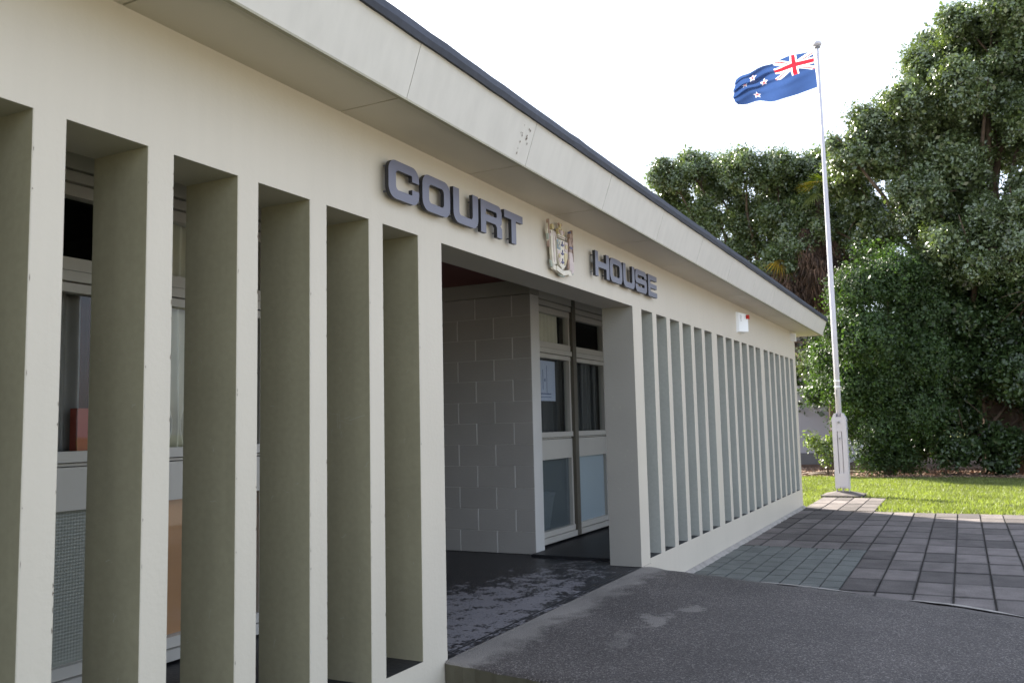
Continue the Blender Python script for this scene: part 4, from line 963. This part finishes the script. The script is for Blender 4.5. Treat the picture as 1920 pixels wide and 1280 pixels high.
tree('broadleaf_tree', (23.6, 3.0, ZG), (23.4, 2.9, 4.6), [(a, b, c_, d*1.12) for a, b, c_, d in ngaio], 640, 0.072, LEAF_A, 'broad spreading tree behind the far roof corner, left of the flagpole', 'tree', 11, tr=.24, spread=.115, per=40, lobes=8, inner=.35)
tree('broadleaf_tree', (21.0, -3.2, ZG), (20.9, -2.9, 4.6), [(a, b, c_, d*1.06) for a, b, c_, d in great], 560, 0.070, LEAF_B, 'tallest glossy leaved tree filling the upper right of the view', 'tree', 12, tr=.3, spread=.09, per=60, up=.8, lobes=9, inner=.4)
tree('ivy_thicket', (20.6, -3.6, ZG), (20.7, -3.5, 2.4), low, 430, 0.090, LEAF_C, 'dense dark thicket reaching the ground below the tallest tree', 'shrub', 13, tr=.14, spread=.11, inner=.5, lobes=7, per=50)
tree('conifer_shrub', (19.4, -0.7, ZG), (19.2, -0.6, 1.8), feather, 900, 0.060, LEAF_D, 'soft feathery green young tree right behind the flagpole', 'tree', 14, tr=.10, spread=.075, up=.2, inner=.25)
# shade-giving mass behind: far-off planting that closes the gaps low down
rng = np.random.default_rng(21)
far = [(25+rng.uniform(0, 2), -14+1.25*i+rng.uniform(-.3, .3), 1.3+rng.uniform(0, 2.6), 1.7) for i in range(13)]
tree('background_tree', (26, -6, ZG), (26, -6, 2), far, 150, 0.15, LEAF_C, 'dark mass of shrubs deep behind the thicket at the right', 'shrub', 15, tr=.12, spread=.18, inner=.3)
# sapling with its stake
sp = [(19.0, 0.98, 0.62, .24), (18.95, 0.72, 0.45, .26), (19.05, 0.50, 0.66, .22), (19.1, 0.32, 0.35, .22), (19.0, .62, .18, .2)]
rt = empty('sapling', (19.0, .66, ZG), 'small pale leaved sapling left of the flagpole base', 'shrub')
V = leaves(sp, 330, .075, 16, spread=.05, per=6)-np.array((19.0, .66, ZG)); o = bpy.data.objects.new('crown', fastmesh('crown', V, 4, LEAF_E)); COL.objects.link(o); o.parent = rt; o['kind'] = 'stuff'
mb = MB()
for c_ in sp: mb.tube([(19.0, .66, ZG-.05), (19.0, .66+(c_[1]-.66)*.4, .1), c_[:3]], [.014, .010, .004], 5)
build(mb, 'trunk', TRUNK, rt)
mb = MB(); mb.tube([(18.9, .62, ZG-.05), (18.95, .38, .30), (18.98, .22, .62)], [.018, .017, .015], 6); tag(build(mb, 'garden_stake', TRUNK), 'thin brown stake leaning beside the pale sapling', 'stake')

# palm with its skirt of dead fronds
pr_ = empty('palm_tree', (21.8, 1.0, ZG), 'palm with a shaggy brown skirt of dead fronds behind the flagpole', 'tree')
mb = MB(); mb.tube([(21.8, .70, ZG-.1), (21.8, .75, 3.0), (21.8, .85, 7.4)], [.20, .17, .15], 10); build(mb, 'trunk', TRUNK, pr_, smooth=True)
rng = np.random.default_rng(31); N = 16000
z = rng.uniform(4.4, 6.6, N); a = rng.uniform(0, 2*np.pi, N); prof = np.interp(z, [4.2, 4.6, 5.3, 6.6], [.35, .9, 1.05, .2])
r = prof*rng.random(N)**.5*(1+.35*np.sin(a*5+z*3))
P = np.c_[21.8+r*np.cos(a), 1.15+1.15*r*np.sin(a), z]
dn = np.c_[rng.normal(0, .25, N)+.35*np.cos(a), rng.normal(0, .25, N)+.35*np.sin(a), -np.ones(N)]; dn /= np.linalg.norm(dn, axis=1)[:, None]
sd_ = np.cross(dn, rng.normal(0, 1, (N, 3))); sd_ /= np.linalg.norm(sd_, axis=1)[:, None]; L = rng.uniform(.15, .42, (N, 1)); Wd = rng.uniform(.008, .02, (N, 1))
V = np.stack([P-sd_*Wd, P+sd_*Wd, P+dn*L], 1).reshape(-1, 3)-np.array((21.8, 1.0, ZG))
o = bpy.data.objects.new('dead_frond', fastmesh('dead_frond', V, 3, SKIRT)); COL.objects.link(o); o.parent = pr_; o['kind'] = 'stuff'
rnd = random.Random(33)
def fan(c, d, R, nrib, m):
    mb = MB(); d = Vector(d).normalized(); a = d.cross(Vector((0, 0, 1))).normalized(); up = a.cross(d)
    for i in range(nrib):
        an = (i/(nrib-1)-.5)*2.6; dir_ = (d*math.cos(an)+a*math.sin(an)); tip = Vector(c)+dir_*R*rnd.uniform(.8, 1.05)+Vector((0, 0, -.18*R*abs(an))); b = up*.0
        s_ = (a*math.cos(an)-d*math.sin(an))*.022; m1 = Vector(c).lerp(tip, .5)+Vector((0, 0, .04))
        k = len(mb.v); mb.v += [tuple(Vector(c)), tuple(m1-s_), tuple(tip), tuple(m1+s_)]; mb.f.append((k, k+1, k+2, k+3)); mb.m.append(0)
    build(mb, 'frond', m, pr_)
for (c, d, m_) in (((21.2, .75, 7.75), (-.5, .9, -.15), PALMY), ((21.2, .6, 7.70), (-.4, .2, .1), PALMG), ((21.3, .3, 7.6), (-.3, -.9, -.1), PALMG), ((21.3, .45, 7.55), (-.9, 0, -.5), PALMG), ((21.2, .9, 7.45), (-.4, .5, -.8), PALMG), ((21.2, 1.9, 5.7), (-.3, -.4, -1), PALMY), ((21.6, .8, 7.5), (.5, .6, .3), PALMG)):
    fan(c, d, .75, 17, m_)
# bare branch arching out at the left of the young tree
